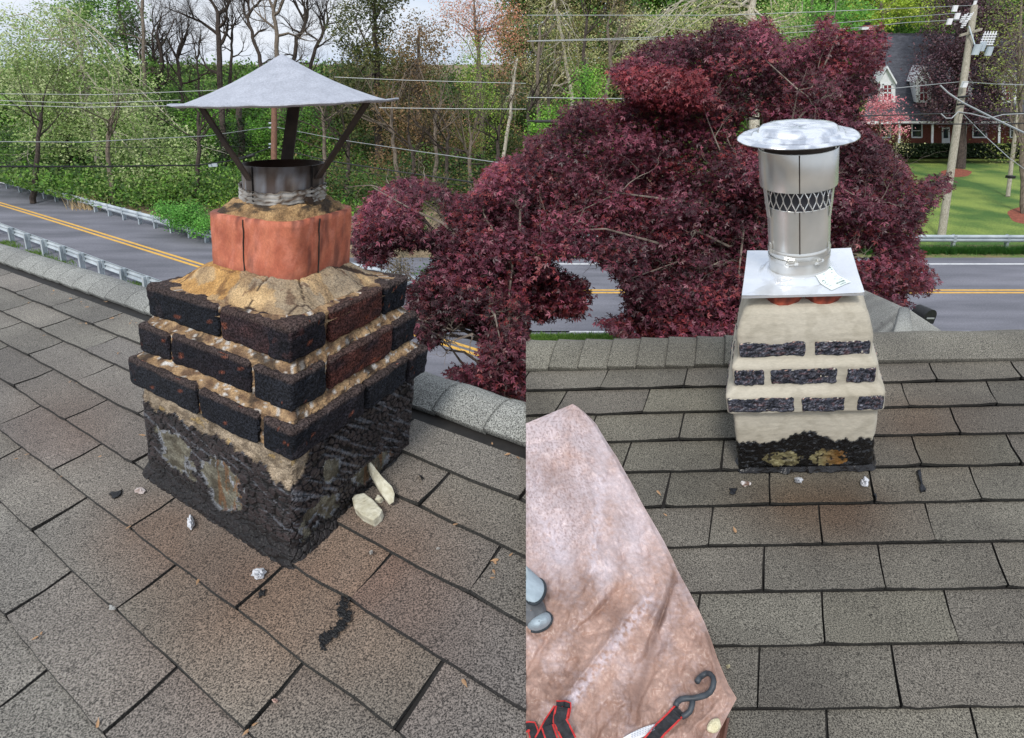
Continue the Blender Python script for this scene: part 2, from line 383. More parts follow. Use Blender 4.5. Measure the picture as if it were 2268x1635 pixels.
ridge(RR, 'R', 1.9, 10, tbR, 2.6, profR, M_shR, (.83, .83, .80, 1), -.1, 0)
for roof, cl, s0, s1, t0, h0 in ((RL, 'L', -6, 22, -1.7, -.11), (RR, 'R', -8, 12, -1.6, -.07)):
    mb = MB(); dn = Vector((0, 0, -3))
    a, b = roof(s0, t0, h0), roof(s1, t0, h0)
    back = Vector((0, 1, 0)) * 1.0 if cl == 'R' else (-roof.b).normalized()
    mb.add([a, b, b + dn + back * 1.2, a + dn + back * 1.2], [(0, 1, 2, 3)]); mb.build('far_slope', M_shL, roofo, clip=cl)
    mb = MB(); e0, e1 = a + dn + back * 1.1, b + dn + back * 1.1
    mb.add([e0, e1, Vector((e1.x, e1.y, 0)), Vector((e0.x, e0.y, 0))], [(0, 1, 2, 3)]); mb.build('house_wall', M_white, roofo, clip=cl)

# ------------------------------------------------------------ rough solids
def rough_box(mb, fr, c, sz, seed, col, n=(10, 8, 6), rnd=.012, amp=.004, rot=0.):
    """brick: rounded worn block with axes of frame fr; c centre (u,v,h), sz sizes"""
    ax = [(0, 1, 2, 1), (0, 1, 2, -1), (0, 2, 1, 1), (0, 2, 1, -1), (1, 2, 0, 1), (1, 2, 0, -1)]
    for (a, b, w, sg) in ax:
        na, nb = n[a], n[b]
        def fn(i, j):
            p = [0, 0, 0]; p[a] = (i / (na - 1) * 2 - 1); p[b] = (j / (nb - 1) * 2 - 1); p[w] = sg
            q = [p[k] * sz[k] / 2 for k in range(3)]
            inner = [max(-sz[k] / 2 + rnd, min(sz[k] / 2 - rnd, q[k])) for k in range(3)]
            d = Vector([q[k] - inner[k] for k in range(3)])
            if d.length > 1e-9: d = d.normalized()
            rr = rnd + amp * (fb(q[0] * 22 + seed, q[1] * 22, q[2] * 22, 3) + .5 * fb(q[0] * 80 + seed, q[1] * 80, q[2] * 80, 2))
            x = Vector(inner) + d * rr
            return fr(c[0] + x[0], c[1] + x[1], c[2] + x[2])
        def cf(i, j):
            p = [0, 0, 0]; p[a] = (i / (na - 1) * 2 - 1); p[b] = (j / (nb - 1) * 2 - 1); p[w] = sg
            return col(p, seed) if callable(col) else col
        mb.grid(na, nb, fn, cf)
def loftsq(mb, fr, levels, col, disp, nside=60, dh=.005, cr=.012):
    """square mass with the given (h, half) profile; col/disp(side, along -1..1, h)"""
    hs = []; 
    for (h0, w0), (h1, w1) in zip(levels, levels[1:]):
        k = max(1, int(abs(h1 - h0) / dh + abs(w1 - w0) / dh)); hs += [(h0 + (h1 - h0) * t / k, w0 + (w1 - w0) * t / k) for t in range(k)]
    hs.append(levels[-1]); nu = nside * 4
    nrm = [(0, -1), (1, 0), (0, 1), (-1, 0)]
    def uv(i, w):
        sd, f = divmod(i, nside); f = f / nside * 2 - 1
        q = [(f, -1), (1, f), (-f, 1), (-1, -f)][sd]
        x, y = q[0] * w, q[1] * w; ix, iy = max(-w + cr, min(w - cr, x)), max(-w + cr, min(w - cr, y))
        d = Vector((x - ix, y - iy)); 
        if d.length > 0: d.normalize()
        return sd, f, ix, iy, d
    def fn(i, j):
        h, w = hs[j]; sd, f, ix, iy, d = uv(i, w); r = cr + disp(sd, f, h)
        return fr(ix + d.x * r, iy + d.y * r, h)
    mb.grid(nu, len(hs), fn, lambda i, j: col(i // nside, (i % nside) / nside * 2 - 1, hs[j][0]), closed_u=True)
    return mb

# ------------------------------------------------------------ old chimney
SOOT = (.012, .013, .016, 1)
chL = empty('old_chimney', FL(0, 0, 0), 'soot blackened corbelled brick chimney with orange clay flue and peeling tar base', 'chimney')
def vor(x, y, z=0):
    d, _ = noise.voronoi(Vector((x, y, z))); return d[0], d[1] - d[0]
def patchL(sd, f, h):
    """exposed grey block showing through the tar near the foot of the walls"""
    def blob(cx, ch, rx, rh):
        return 1 - (abs((f - cx + (h - ch) * 1.2) / rx) ** 3 + abs((h - ch) / rh) ** 3) + 1.0 * fb(f * 3.4, h * 17, sd * 3.3) + .5 * fb(f * 14, h * 60, 3)
    if sd == 0: return max(blob(-.50, .105, .28, .054), blob(.18, .088, .27, .058))
    if sd == 1: return max(blob(.22, .07, .40, .024), blob(-.62, .062, .30, .034), blob(-.45, .14, .14, .03) * .6)
    return -1
def bandL(sd, f, h):
    edge = .205 + .018 * fb(f * 3, 5, sd) + .01 * fb(f * 14, 2, sd)
    if sd == 0: edge += -.012 - .022 * sm(.5, .95, f) + .012 * fb(f * 8, 3, 1)
    if sd == 1: edge += .06 * sm(-.95, -.6, f) - .034 * (1 - sm(-1, -.7, f))
    return (h - edge)
def colL(sd, f, h):
    b = bandL(sd, f, h)
    if b > 0:
        c = mixc(S(182, 164, 140), S(134, 118, 98), sm(-.3, .5, fb(f * 8, h * 60, sd)))
        if fb(f * 5 + 3, h * 40, sd) > .5: c = mixc(c, S(200, 166, 96), .5)
        return c
    p = patchL(sd, f, h)
    if p > .15:
        t = sm(-.4, .4, fb(f * 7, h * 50 + 9, sd)); c = mixc(S(134, 130, 114), S(92, 86, 72), t)
        if p < .45 and fb(f * 9, h * 30 + 4, sd) > -.1: c = S(150, 152, 156)
        if f > .1 and fb(f * 13, h * 12, 7) > .05: c = mixc(c, S(128, 88, 54), .7)
        return c
    d, e = vor(f * 12, h * 70, sd * 9)
    c = mixc(S(48, 41, 42), S(68, 59, 59), sm(-.5, .5, fb(f * 6, h * 30, sd + 4)))
    if e < .11: c = S(16, 13, 13)
    st = fb(f * 3 + (h * 8), h * 130 + f * (18 if sd == 1 else 8), sd + 8)
    if st > (.28 if sd == 1 else .42) and h > .07: c = mixc(c, S(120, 124, 132), .55)
    if h < .05: c = mixc(c, S(30, 27, 27), .8)
    return c
def dispL(sd, f, h):
    b = bandL(sd, f, h); n = .0025 * fb(f * 5, h * 30, sd)
    if b > 0: return n + .0005 + .0012 * fb(f * 30, h * 200, sd)
    if patchL(sd, f, h) > .15: return n + .001
    d, e = vor(f * 12, h * 70, sd * 9)
    return n + .002 + .0035 * sm(0, .16, e) + (.012 * (1 - sm(0, .045, h)))
mb = MB(); loftsq(mb, FL, [(-.03, .225), (0, .216), (.03, .211), (.25, .208)], colL, dispL, nside=170, dh=.0017)
mb.build('tarred_base', M_tar, chL, smooth=False)
# mortar core between the brick courses
def colM(sd, f, h):
    t = sm(-.4, .5, fb(f * 9, h * 60, sd)); c = mixc(S(186, 158, 124), S(120, 96, 76), t)
    if fb(f * 16, h * 90, sd + 2) > .38: c = S(214, 214, 216)
    if fb(f * 4 + 9, h * 20, sd) > .3: c = mixc(c, S(40, 34, 32), .75)
    return c
dM = lambda sd, f, h: .004 * fb(f * 14, h * 90, sd) + .002 * fb(f * 45, h * 250, sd)
mb = MB(); loftsq(mb, FL, [(.225, .19), (.234, .214), (.288, .214), (.296, .213), (.301, .209), (.309, .200), (.313, .194), (.362, .194), (.372, .192), (.377, .188), (.385, .181), (.389, .176), (.442, .176), (.448, .17), (.449, .05)], colM, dM, nside=70, dh=.004, cr=.014)
mb.build('mortar_joints', M_mort, chL)
def bricks(fr, courses, colf, name, parent, m, amp=.0035, rnd=.010, n=(14, 14, 8), sides=(0, 1, 2, 3), dep=.05, out=0.):
    mb = MB(); sd0 = 1
    for (h0, h1, w, lay) in courses:
        for side in sides:
            segs = lay[side % 2] if len(lay) == 2 else lay[side]
            for (a, b) in segs:
                a2, b2 = -w + 2 * w * a, -w + 2 * w * b; hh = (h0 + h1) / 2; sd0 += 1
                L2 = b2 - a2; mid = (a2 + b2) / 2; ww = w + out; d = dep
                if side == 0: c, s = (mid, -ww + d / 2, hh), (L2, d, h1 - h0)
                elif side == 1: c, s = (ww - d / 2, mid, hh), (d, L2, h1 - h0)
                elif side == 2: c, s = (-mid, ww - d / 2, hh), (L2, d, h1 - h0)
                else: c, s = (-ww + d / 2, -mid, hh), (d, L2, h1 - h0)
                r = random.Random(sd0)
                c = (c[0], c[1], c[2] + r.uniform(-.0015, .0015))
                rough_box(mb, fr, c, s, sd0 * 7.3, colf(side, sd0, r, (a + b) / 2, h0), n=n, rnd=rnd, amp=amp)
    return mb.build(name, m, parent)
def bcolL(side, k, r, mid=0, h0=0):
    base = mixc(S(28, 31, 38), S(40, 42, 48), r.random()); red = .85 if (side == 1 and .3 < mid < .75 and h0 > .3) else (.3 if side == 0 and mid > .7 and h0 > .38 else r.choice([0, 0, .06]))
    def f(p, seed):
        c = mixc(base, S(86, 52, 46), min(1, red * (1 + fb(p[0] * 1.5 + seed, p[1] * 1.5, p[2] * 1.5))))
        if p[2] > .75: c = mixc(c, S(82, 70, 66), .7)  # brick tops painted a lighter brown, their brighter lighting put into the colour
        if fb(p[0] * 3 + seed, p[1] * 3, p[2] * 3) > .7: c = mixc(c, S(150, 84, 58), .6)
        return c
    return f
cL = [(.233, .295, .225, [[(-.0, .472), (.49, .825), (.845, 1.0)], [(0, .475), (.49, .82), (.835, 1.0)]]),
      (.309, .371, .203, [[(0, .235), (.255, .77), (.79, 1.0)], [(0, .235), (.26, .775), (.785, 1.0)]]),
      (.385, .448, .185, [[(0, .545), (.565, 1.0)], [(0, .27), (.30, .76), (.775, 1.0)]])]
bricks(FL, cL, bcolL, 'brick_courses', chL, M_brick, amp=.0034, rnd=.0075, n=(22, 22, 12))
# crown: slabs of sloping mortar round the flue
def crown(fr, base, top, w, seed):
    mb = MB(); n = 110
    def hgt(u, v):
        r = max(abs(u), abs(v)); th = math.atan2(v, u)
        edge = w + .014 * fb(u * 9, v * 9, seed)
        t = 1 - sm(.10, edge + .012, (abs(u) ** 4 + abs(v) ** 4) ** .25)
        h = base - .003 + (top - base) * t + .004 * fb(u * 14, v * 14, 2) + .0022 * fb(u * 60, v * 60, 4)
        d, e = vor(u * 6.2 + 3, v * 6.2 + 1.7, 1)
        step = (d * 0 + noise.cell(Vector((u * 6.2 + 3, v * 6.2 + 1.7, 1)))) * .004
        h += step * t - .005 * (1 - sm(0, .02, e)) * t
        if max(abs(u), abs(v)) > edge: h = base - .02
        return h, t, e
    def fn(i, j):
        u = (i / (n - 1) * 2 - 1) * .184; v = (j / (n - 1) * 2 - 1) * .184; return fr(u, v, hgt(u, v)[0])
    def cf(i, j):
        u = (i / (n - 1) * 2 - 1) * .184; v = (j / (n - 1) * 2 - 1) * .184; h, t, e = hgt(u, v)
        a = fb(u * 16, v * 16, 3); c = mixc(S(214, 186, 144), S(172, 150, 122), sm(-.4, .4, a))
        if u < .05 and fb(u * 9 + 1, v * 9, 6) > -.12: c = mixc(c, S(212, 160, 80), .6)
        if u > .02 and fb(u * 12 + 5, v * 12, 6) > .05: c = mixc(c, S(156, 148, 136), .7)
        if fb(u * 30, v * 30, 8) > .42: c = mixc(c, S(92, 58, 42), .6)
        if e < .012: c = S(66, 50, 40)
        return c
    mb.grid(n, n, fn, cf); return mb
crown(FL, .448, .492, .166, 1).build('mortar_crown', M_mort, chL)
# clay flue tile: octagonal with rounded corners
def rsq(th, w, p=7.):
    c, s = abs(math.cos(th)), abs(math.sin(th)); return w / ((c ** p + s ** p) ** (1 / p))
def tilecol(th, j, k=1.):
    f = j / 12; x, y = math.cos(th) * 3, math.sin(th) * 3
    c = mixc(S(206, 124, 94), S(188, 106, 80), sm(-.4, .4, fb(x * 2, y * 2, f * 5)))
    c = mixc(c, S(214, 136, 112), .6 * sm(.1, .4, fb(x * 3, y * 3, f * 6 + 8)))
    dk = sm(.32 + .25 * fb(x, y, 2), -.02, f) if False else max(0, 1 - f / (.22 + .22 * max(0, fb(x * .8, y * .8, 2) + .5))) * .9
    dk = max(dk, .6 * sm(.25, .6, fb(x * 1.1, y * 1.1, f * .9 + 1)) )
    if f > .93: dk = max(dk, .6 * sm(-.1, .3, fb(x * 2, y * 2, 4)))
    return mixc(c, S(64, 40, 42), min(1, dk))
mb = MB(); nT = 160
def fnT(i, j):
    th = 2 * math.pi * i / nT; r = rsq(th, .104, 7.) + .0015 * fb(math.cos(th) * 5, math.sin(th) * 5, j * .3)
    if j > 12: r = rsq(th, .090, 7.); h = .585
    else: h = .462 + (.585 - .462) * j / 12 + .003 * fb(math.cos(th) * 3, math.sin(th) * 3, 7) * (j / 12)
    return FL(.005 + r * math.cos(th), .006 + r * math.sin(th), h)
mb.grid(nT, 14, fnT, lambda i, j: tilecol(2 * math.pi * i / nT, min(j, 12)), closed_u=True)
tile = mb.build('clay_flue_tile', M_clay, chL, smooth=True)
mb = MB()      # hairline cracks down the tile
qT = lambda h, r, th: FL(.005 + rsq(th, r, 7.) * math.cos(th), .006 + rsq(th, r, 7.) * math.sin(th), h)
for xc in (538, 708):
    th = th_at(qT, .52, .108, xc); mb = MB(); pts = []
    for j in range(12):
        a = th + .02 * fb(j * .5, th); pts.append(qT(.47 + .112 * j / 11, .1052, a))
    mb.tube(pts, .0018, 4); mb.build('crack', M_soot, tile)
mb = MB(); qL = rounds(FL, .007, .008)
def fnS(i, j):
    th = 2 * math.pi * i / 120; f = j / 16; r0 = rsq(th, .100, 7.); r = r0 * (1 - f) + .072 * f
    p0 = FL(.005 + r0 * math.cos(th), .006 + r0 * math.sin(th), .578); p1 = qL(.606, .077, th - 0.0)
    return p0.lerp(p1, f) + UPL * (.005 * fb(math.cos(th) * 3, math.sin(th) * 3, f * 3) + .010 * math.sin(f * math.pi)) 
def cfS(i, j):
    th = 2 * math.pi * i / 120; f = j / 16; a = fb(math.cos(th) * 6, math.sin(th) * 6, f * 2)
    c = mixc(S(196, 164, 122), S(150, 124, 92), sm(-.3, .4, a))
    k = sm(.0, .3, fb(math.cos(th) * 2.2, math.sin(th) * 2.2, f * 2.5 + 5) + .16 - .5 * abs(f - .6)); return mixc(c, S(46, 42, 40), k * .92)
mb.grid(120, 17, fnS, cfS, closed_u=True); mb.build('mortar_collar', M_mort, chL)

# old rain cap
capL = empty('rain_cap', FL(0, 0, .6), 'wide cone shaped galvanised rain cap on three straps above a heat stained pipe', 'chimney cap')
mb = MB()
def pcol(th, j):
    c = mixc(S(128, 118, 110), S(150, 152, 158), sm(-.2, .4, fb(math.cos(th) * 2.5, math.sin(th) * 2.5, j * .25)))
    c = mixc(c, S(78, 60, 50), sm(.0, .5, fb(math.cos(th) * 5, math.sin(th) * 5, 9 + j * .1)) * .8)
    if j in (5, 6): c = mixc(c, S(60, 46, 38), .6)
    return c
PIPE = [(.59, .0735), (.61, .0742), (.622, .0748), (.634, .0752), (.646, .0756), (.658, .0758), (.667, .076)]
lathe(mb, qL, PIPE, 72, pcol, wob=lambda th, j: (.0, .0006 * math.sin(3 * th)))
lathe(mb, qL, [(.667, .0758), (.667, .0735), (.60, .0725)], 72, lambda th, j: S(52, 36, 28))
mb.build('pipe', M_burnt, capL, smooth=True)
mb = MB(); lathe(mb, qL, [(.60, .072), (.60, .001)], 48); mb.build('flue_opening', mat('soot', (.004, .004, .004, 1)), capL)
mb = MB()     # overlapping tabs of the pipe wall
for xa, xb in ((545, 560), (690, 706)):
    mb = MB(); t0, t1 = sorted((th_at(qL, .64, .077, xa), th_at(qL, .64, .077, xb)))
    if t1 - t0 > 3: t0, t1 = t1, t0 + 2 * math.pi
    lathe(mb, qL, [(.612, .0766), (.664, .0776)], 8, lambda th, j: S(104, 94, 88), th0=t0, th1=t1)
    e = th_at(qL, .64, .077, xb if xa < 600 else xa); mb.tube([qL(.608, .0774, e), qL(.667, .0784, e)], .0016, 5, S(20, 16, 14)); mb.build('strap_tab', M_burnt, capL)
mb = MB()     # corrugated liner end
prof = [(.602 + .0034 * k, .0785 + .0032 * math.cos(k * math.pi)) for k in range(9)]
lathe(mb, qL, prof, 96, lambda th, j: mixc(S(205, 200, 192), S(120, 100, 84), sm(.0, .4, fb(math.cos(th) * 6, math.sin(th) * 6, j * .6))),
      wob=lambda th, j: (.004 * math.sin(2 * th + 1) + .0025 * fb(math.cos(th) * 6, math.sin(th) * 6, j * .05) + (.003 * fb(math.cos(th) * 20, math.sin(th) * 20, 3) if j > 7 else 0), .001 * fb(math.cos(th) * 8, math.sin(th) * 8, j)))
mb.build('corrugated_clamp', M_burnt, capL, smooth=True)
mb = MB(); bq = qL(.612, .084, th_at(qL, .612, .084, 680)); mb.tube([bq, bq + (bq - FL(0, 0, .612)).normalized() * .014], .008, 8, S(70, 56, 46)); mb.build('clamp_bolt', M_burnt, capL)
mb = MB()
hp = [(.8395, .001), (.836, .008), (.826, .027), (.812, .055), (.797, .088), (.784, .120), (.774, .148), (.768, .166), (.765, .178), (.7635, .186), (.7645, .195), (.7665, .1975), (.7645, .1985), (.7618, .188), (.762, .178), (.77, .14), (.80, .07), (.83, .01)]
def wobH(th, j):
    k = (hp[j][1] / .199) ** 2; return (k * (.0022 * math.sin(2 * th + .5) + .0018 * fb(math.cos(th) * 4, math.sin(th) * 4, 0)), k * .0018 * fb(math.cos(th) * 3, math.sin(th) * 3, 4))
lathe(mb, qL, hp, 120, None, wobH); mb.build('cone_hood', M_galv, capL, smooth=True)
def strap(fr_q, th, h0, r0, h1, r1, w):
    mb = MB(); a = fr_q(h0, r0, th); b = fr_q(h1, r1, th); d = (b - a).normalized()
    t = (fr_q(h0, r0, th + .1) - a); t = (t - d * t.dot(d)).normalized(); n = d.cross(t)
    mb.box((a + b) / 2, d * (b - a).length, t * w, n * .004); return mb
for x0, x1, w, bk in ((552, 445, .022, 0), (704, 812, .022, 0), (632, 652, .03, 1)):
    ta, tb_ = th_at(qL, .655, .0775, x0, bool(bk)), th_at(qL, .772, .155, x1, bool(bk)); a = qL(.645, .0775, ta); b = qL(.7655, .158, tb_); d = (b - a).normalized()
    t = (qL(.655, .0775, ta + .1) - qL(.655, .0775, ta)); t = (t - d * t.dot(d)).normalized(); MB().box((a + b) / 2, d * (b - a).length, t * w, d.cross(t) * .004).build('strap', M_soot, capL)

# ------------------------------------------------------------ repaired chimney
chR = empty('repaired_chimney', FR(0, 0, 0), 'chimney freshly coated in cream stucco, dark brick faces showing, with black tarred foot', 'chimney')
CREAM = S(186, 179, 163)
def tarR(sd, f, h): return .124 + .034 * math.exp(-((f + .0) / .28) ** 2) * (sd == 0) + .016 * fb(f * 4, sd, 3) + .008 * fb(f * 16, sd, 8) + (.012 if sd == 1 else 0) - h
def patR(sd, f, h):
    if sd: return -1
    def blob(cx, ch, rx, rh): return 1 - (((f - cx) / rx) ** 2 + ((h - ch) / rh) ** 2) + .5 * fb(f * 6, h * 40, 1)
    return max(blob(-.36, .056, .34, .034), blob(.34, .058, .31, .036))
def colR(sd, f, h):
    if tarR(sd, f, h) > 0:
        p = patR(sd, f, h)
        if p > .25:
            c = mixc(S(140, 132, 96), S(104, 96, 68), sm(-.3, .3, fb(f * 9, h * 60, 2)))
            return mixc(c, S(130, 84, 30), .75 * sm(.15, .5, f)) if fb(f * 14, h * 60, 5) < .3 else S(40, 36, 30)
        c = S(16, 16, 18)
        if fb(f * 12, h * 120, 6) > .62: c = S(84, 86, 90)
        return c
    c = mixc(CREAM, S(175, 168, 152), sm(.0, .5, fb(f * 5, h * 26, sd)))
    return c
def dispR(sd, f, h):
    n = .002 * fb(f * 3, h * 14, sd) + .0005 * fb(f * 4, h * 120, sd) + .0006 * fb(f * 30, h * 100, sd)
    return n + (.003 * fb(f * 10, h * 60, 4) if tarR(sd, f, h) > 0 else .003)
mb = MB(); lv = [(-.03, .216), (0, .207), (.02, .203), (.1, .203), (.205, .204), (.236, .204), (.240, .216), (.244, .219), (.296, .219), (.303, .215), (.318, .199), (.325, .1975), (.378, .1975), (.385, .194), (.398, .182), (.405, .180), (.452, .180), (.47, .178), (.50, .170), (.525, .160), (.536, .150), (.545, .12), (.549, .05)]
loftsq(mb, FR, lv, colR, dispR, nside=90, dh=.004, cr=.014)
mb.build('stucco_body', M_stucco, chR, smooth=True)
mb = MB(); loftsq(mb, FR, [(-.03, .216), (0, .2075), (.02, .2035), (.1, .2035), (.19, .2035)], lambda sd, f, h: colR(sd, f, h) if tarR(sd, f, h) > -.004 else S(18, 18, 20), lambda sd, f, h: .0022 + .0035 * fb(f * 10, h * 60, 4) + .0015 * fb(f * 30, h * 140, 4) if tarR(sd, f, h) > 0 else -.012, nside=150, dh=.0022, cr=.014)
mb.build('tarred_foot', M_wettar, chR, smooth=True)
def bcolR(side, k, r, mid=0, h0=0):
    w = r.uniform(.0, .5)
    def f(p, seed):
        a = fb(p[0] * 3 + seed, p[1] * 3, p[2] * 3); c = mixc(S(44, 47, 56), S(104, 105, 116), sm(-.35, .5, a))
        b = fb(p[0] * 9 + seed, p[1] * 9, p[2] * 6 + 3)
        if b > .55 - w * .2: c = mixc(c, S(150, 150, 158), .5)
        if a > .35: c = mixc(c, S(90, 50, 42), .6)
        if p[2] > .92 and b > .2: c = mixc(S(206, 200, 184), S(190, 100, 76), .5 if b > .4 else 0)
        return c
    return f
cR = [(.246, .294, .219, [[(.005, .425), (.475, .75), (.825, .995)], [(.1, .45), (.5, .9)]]),
      (.326, .374, .1975, [[(.01, .215), (.26, .715), (.785, .985)], [(.1, .4), (.5, .9)]]),
      (.405, .449, .180, [[(.012, .50), (.57, .985)], [(.1, .4), (.5, .9)]])]
bricks(FR, cR, bcolR, 'brick_courses', chR, M_brick, amp=.0035, rnd=.006, n=(30, 20, 12), sides=(0, 1, 3), dep=.04, out=.0065)
for du in (-.052, .052):
    mb = MB()
    def fq(i, j, du=du):
        th = 2 * math.pi * i / 40; r = .047 + .002 * fb(math.cos(th) * 3 + du * 50, math.sin(th) * 3); return FR(du + r * 1.1 * math.cos(th), -.098 + r * math.sin(th), .515 + .057 * j / 4)
    mb.grid(40, 5, fq, lambda i, j: mixc(S(178, 84, 60), S(110, 52, 40), sm(-.3, .3, fb(i * .3, j))), closed_u=True)
    mb.build('clay_flue_rim', M_clay, chR, smooth=True)
# stainless cap with its square base plate
capR = empty('stainless_cap', FR(0, 0, .574), 'shiny stainless steel chimney cap with round lid, mesh band, wide sleeve and square base plate', 'chimney cap')
mb = MB(); n = 24; pw = .158
def plate_h(u, v): 
    r = math.hypot(u + .008, v); return .574 + .016 * (1 - sm(.088, .115, r)) + .0012 * fb(u * 14, v * 14, 2) + .004 * (1 - sm(.0, .19, abs(abs(u) - abs(v)) + .06)) * sm(.09, .12, r)
mb.grid(60, 60, lambda i, j: FR((i / 59 * 2 - 1) * pw - .004, (j / 59 * 2 - 1) * pw, plate_h((i / 59 * 2 - 1) * pw, (j / 59 * 2 - 1) * pw)))
rim = [(-pw, -pw), (pw, -pw), (pw, pw), (-pw, pw)]
for a in range(4):
    (u0, v0), (u1, v1) = rim[a], rim[(a + 1) % 4]
    mb.add([FR(u0 - .004, v0, .5745), FR(u1 - .004, v1, .5745), FR(u1 - .004, v1, .568), FR(u0 - .004, v0, .568)], [(0, 1, 2, 3)])
mb.build('base_plate', M_shiny, capR, smooth=False)
# instruction sticker on the plate
M_stick = mat('sticker', S(222, 232, 228), S(232, 240, 236), scale=5, rough=.35)
M_ink = mat('sticker ink', S(96, 128, 122), rough=.5)
mb = MB()
def plate_uv(x, y):
    p = onplane(x, y, FR(0, 0, .5765), FR.u.cross(FR.v)) - FR(0, 0, .5765); uu, uv_, vv = FR.u.dot(FR.u), FR.u.dot(FR.v), FR.v.dot(FR.v)
    a, b = p.dot(FR.u), p.dot(FR.v); D = uu * vv - uv_ * uv_; return Vector(((a * vv - b * uv_) / D, (b * uu - a * uv_) / D))
sA, sB, sD = plate_uv(1796, 616), plate_uv(1839, 600), plate_uv(1842, 643)
def SK(a, b, dz=.0):
    q = sA + (sB - sA) * a + (sD - sA) * (1 - b); return FR(q.x, q.y, plate_h(q.x, q.y) + .0016 + dz)
mb.grid(12, 12, lambda i, j: SK(i / 11, j / 11)); stk = mb.build('sticker', M_stick, capR)
mb = MB()
def bar(a0, b0, a1, b1): mb.add([SK(a0, b0, .0006), SK(a1, b0, .0006), SK(a1, b1, .0006), SK(a0, b1, .0006)], [(0, 1, 2, 3)])
bar(.05, .80, .9, .84)
for k, (e, st_) in enumerate(((.8, .3), (.9, .3), (.7, .3), (.92, .1), (.86, .1))): bar(st_, .70 - k * .12, e, .715 - k * .12)
ink = mb.build('printed_lines', M_ink, stk)
mb = MB(); rr_ = random.Random(4)      # the heading and number are too small to read in the place: broken strokes of ink
for (y0, y1, x0, x1, st_) in ((.88, .95, .05, .62, .045), (.88, .95, .70, .92, .05), (.16, .22, .45, .85, .06), (.05, .09, .5, .8, .05)):
    x = x0
    while x < x1:
        w = st_ * rr_.uniform(.35, .7); mb.add([SK(x, y0, .0008), SK(x + w, y0, .0008), SK(x + w, y1, .0008), SK(x, y1, .0008)], [(0, 1, 2, 3)]); x += st_
mb.build('heading_print', M_ink, stk)
mb = MB(); n = 20
mb.add([SK(.16 + .06 * math.cos(6.2832 * k / n) * f, .5 + .07 * math.sin(6.2832 * k / n) * f, .0008) for f in (1, .7) for k in range(n)], [(k, (k + 1) % n, n + (k + 1) % n, n + k) for k in range(n)])
mb.build('round_mark', M_ink, stk)
qR0 = rounds(FR, -.008, 0)
qR = lambda h, r, th: qR0(h, r * .965, th)
mb = MB(); lathe(mb, qR, [(.586, .094), (.590, .0895), (.597, .0885), (.60, .088), (.64, .0882), (.644, .0895), (.648, .0905), (.652, .0895), (.656, .088)], 80); mb.build('flue_collar', M_steel, capR, smooth=True)
mb = MB(); lathe(mb, qR, [(.652, .0872), (.70, .0878), (.765, .088), (.767, .0885), (.767, .086), (.70, .085)], 80); lp = mb.build('lower_pipe', M_steel, capR, smooth=True)
mb = MB(); mb.tube([qR(.655, .0885, -math.pi / 2 - .01), qR(.766, .0889, -math.pi / 2 - .01)], .0011, 5); mb.build('seam', M_soot, lp)
mb = MB(); lathe(mb, qR, [(.70, .0845), (.70, .001)], 40); mb.build('flue_opening', _M['soot'], capR)
mb = MB(); lathe(mb, qR, [(.816, .1045), (.818, .1052), (.86, .1052), (.905, .1052), (.907, .1045), (.905, .103), (.817, .103)], 80); sl = mb.build('upper_sleeve', M_steel, capR, smooth=True)
mb = MB(); mb.tube([qR(.817, .1057, -math.pi / 2 - .01), qR(.905, .1057, -math.pi / 2 - .01)], .0011, 5); mb.build('seam', M_soot, sl)
mb = MB(); lathe(mb, qR, [(.90, .10), (.935, .095)], 60); mb.build('dark_throat', M_soot, capR)
mb = MB()      # expanded metal mesh: crossing wavy strands
nm = 26
for k in range(nm):
    for sg in (-1, 1):
        pts = [qR(.7665 + .15 * j / 22, .092, 2 * math.pi * (k + sg * .5 * (.5 - .5 * math.cos(j * math.pi / 4)) + (0 if sg > 0 else 1)) / nm) for j in range(23)]
        mb.tube(pts, .0011, 4, cap=False)
mb.build('wire_mesh', M_steel, capR)
mb = MB(); lathe(mb, qR, [(.765, .0845), (.82, .080), (.90, .08)], 40); mb.build('inner_liner', mat('shadowed liner', S(48, 48, 54), S(60, 60, 66), rough=.6), capR)
mb = MB()
lid = [(.953, .001), (.955, .04), (.9555, .075), (.9545, .094), (.951, .1005), (.943, .1035), (.941, .106), (.941, .114), (.9395, .118), (.934, .1205), (.933, .124), (.9335, .140), (.935, .150), (.931, .1575), (.928, .1585), (.9285, .156), (.932, .14), (.932, .05)]
lathe(mb, qR, lid, 96, None, wob=lambda th, j: (.0015 * fb(math.cos(th) * 2, math.sin(th) * 2, lid[j][1] * 20), 0)); mb.build('round_lid', M_lid, capR, smooth=True)
for th in (-math.pi + .42, -.42):
    mb = MB(); w_ = .0065
    for hh0, rr0, hh1, rr1 in ((.74, .0905, .815, .0985), (.815, .101, .93, .101)):
        a, b = qR(hh0, rr0, th), qR(hh1, rr1, th); t = (qR(hh0, rr0, th + .1) - a).normalized(); mb.box((a + b) / 2, b - a, t * .013, (b - a).cross(t).normalized() * .0015)
    mb.build('bracket', M_steel, capR)
for th in (-math.pi + .50, -.50):
    mb = MB(); a, b = qR(.645, .094, th), qR(.672, .0915, th); t = (qR(.64, .094, th + .1) - a).normalized(); mb.box((a + b) / 2, (b - a), t * .006, (b - a).cross(t).normalized() * .002)
    mb.build('hook_clip', M_steel, capR)
mb = MB(); lathe(mb, qR, [(.624, .0895), (.624, .0902), (.634, .0902), (.634, .0895)], 80); mb.build('clamp_band', M_steel, capR)
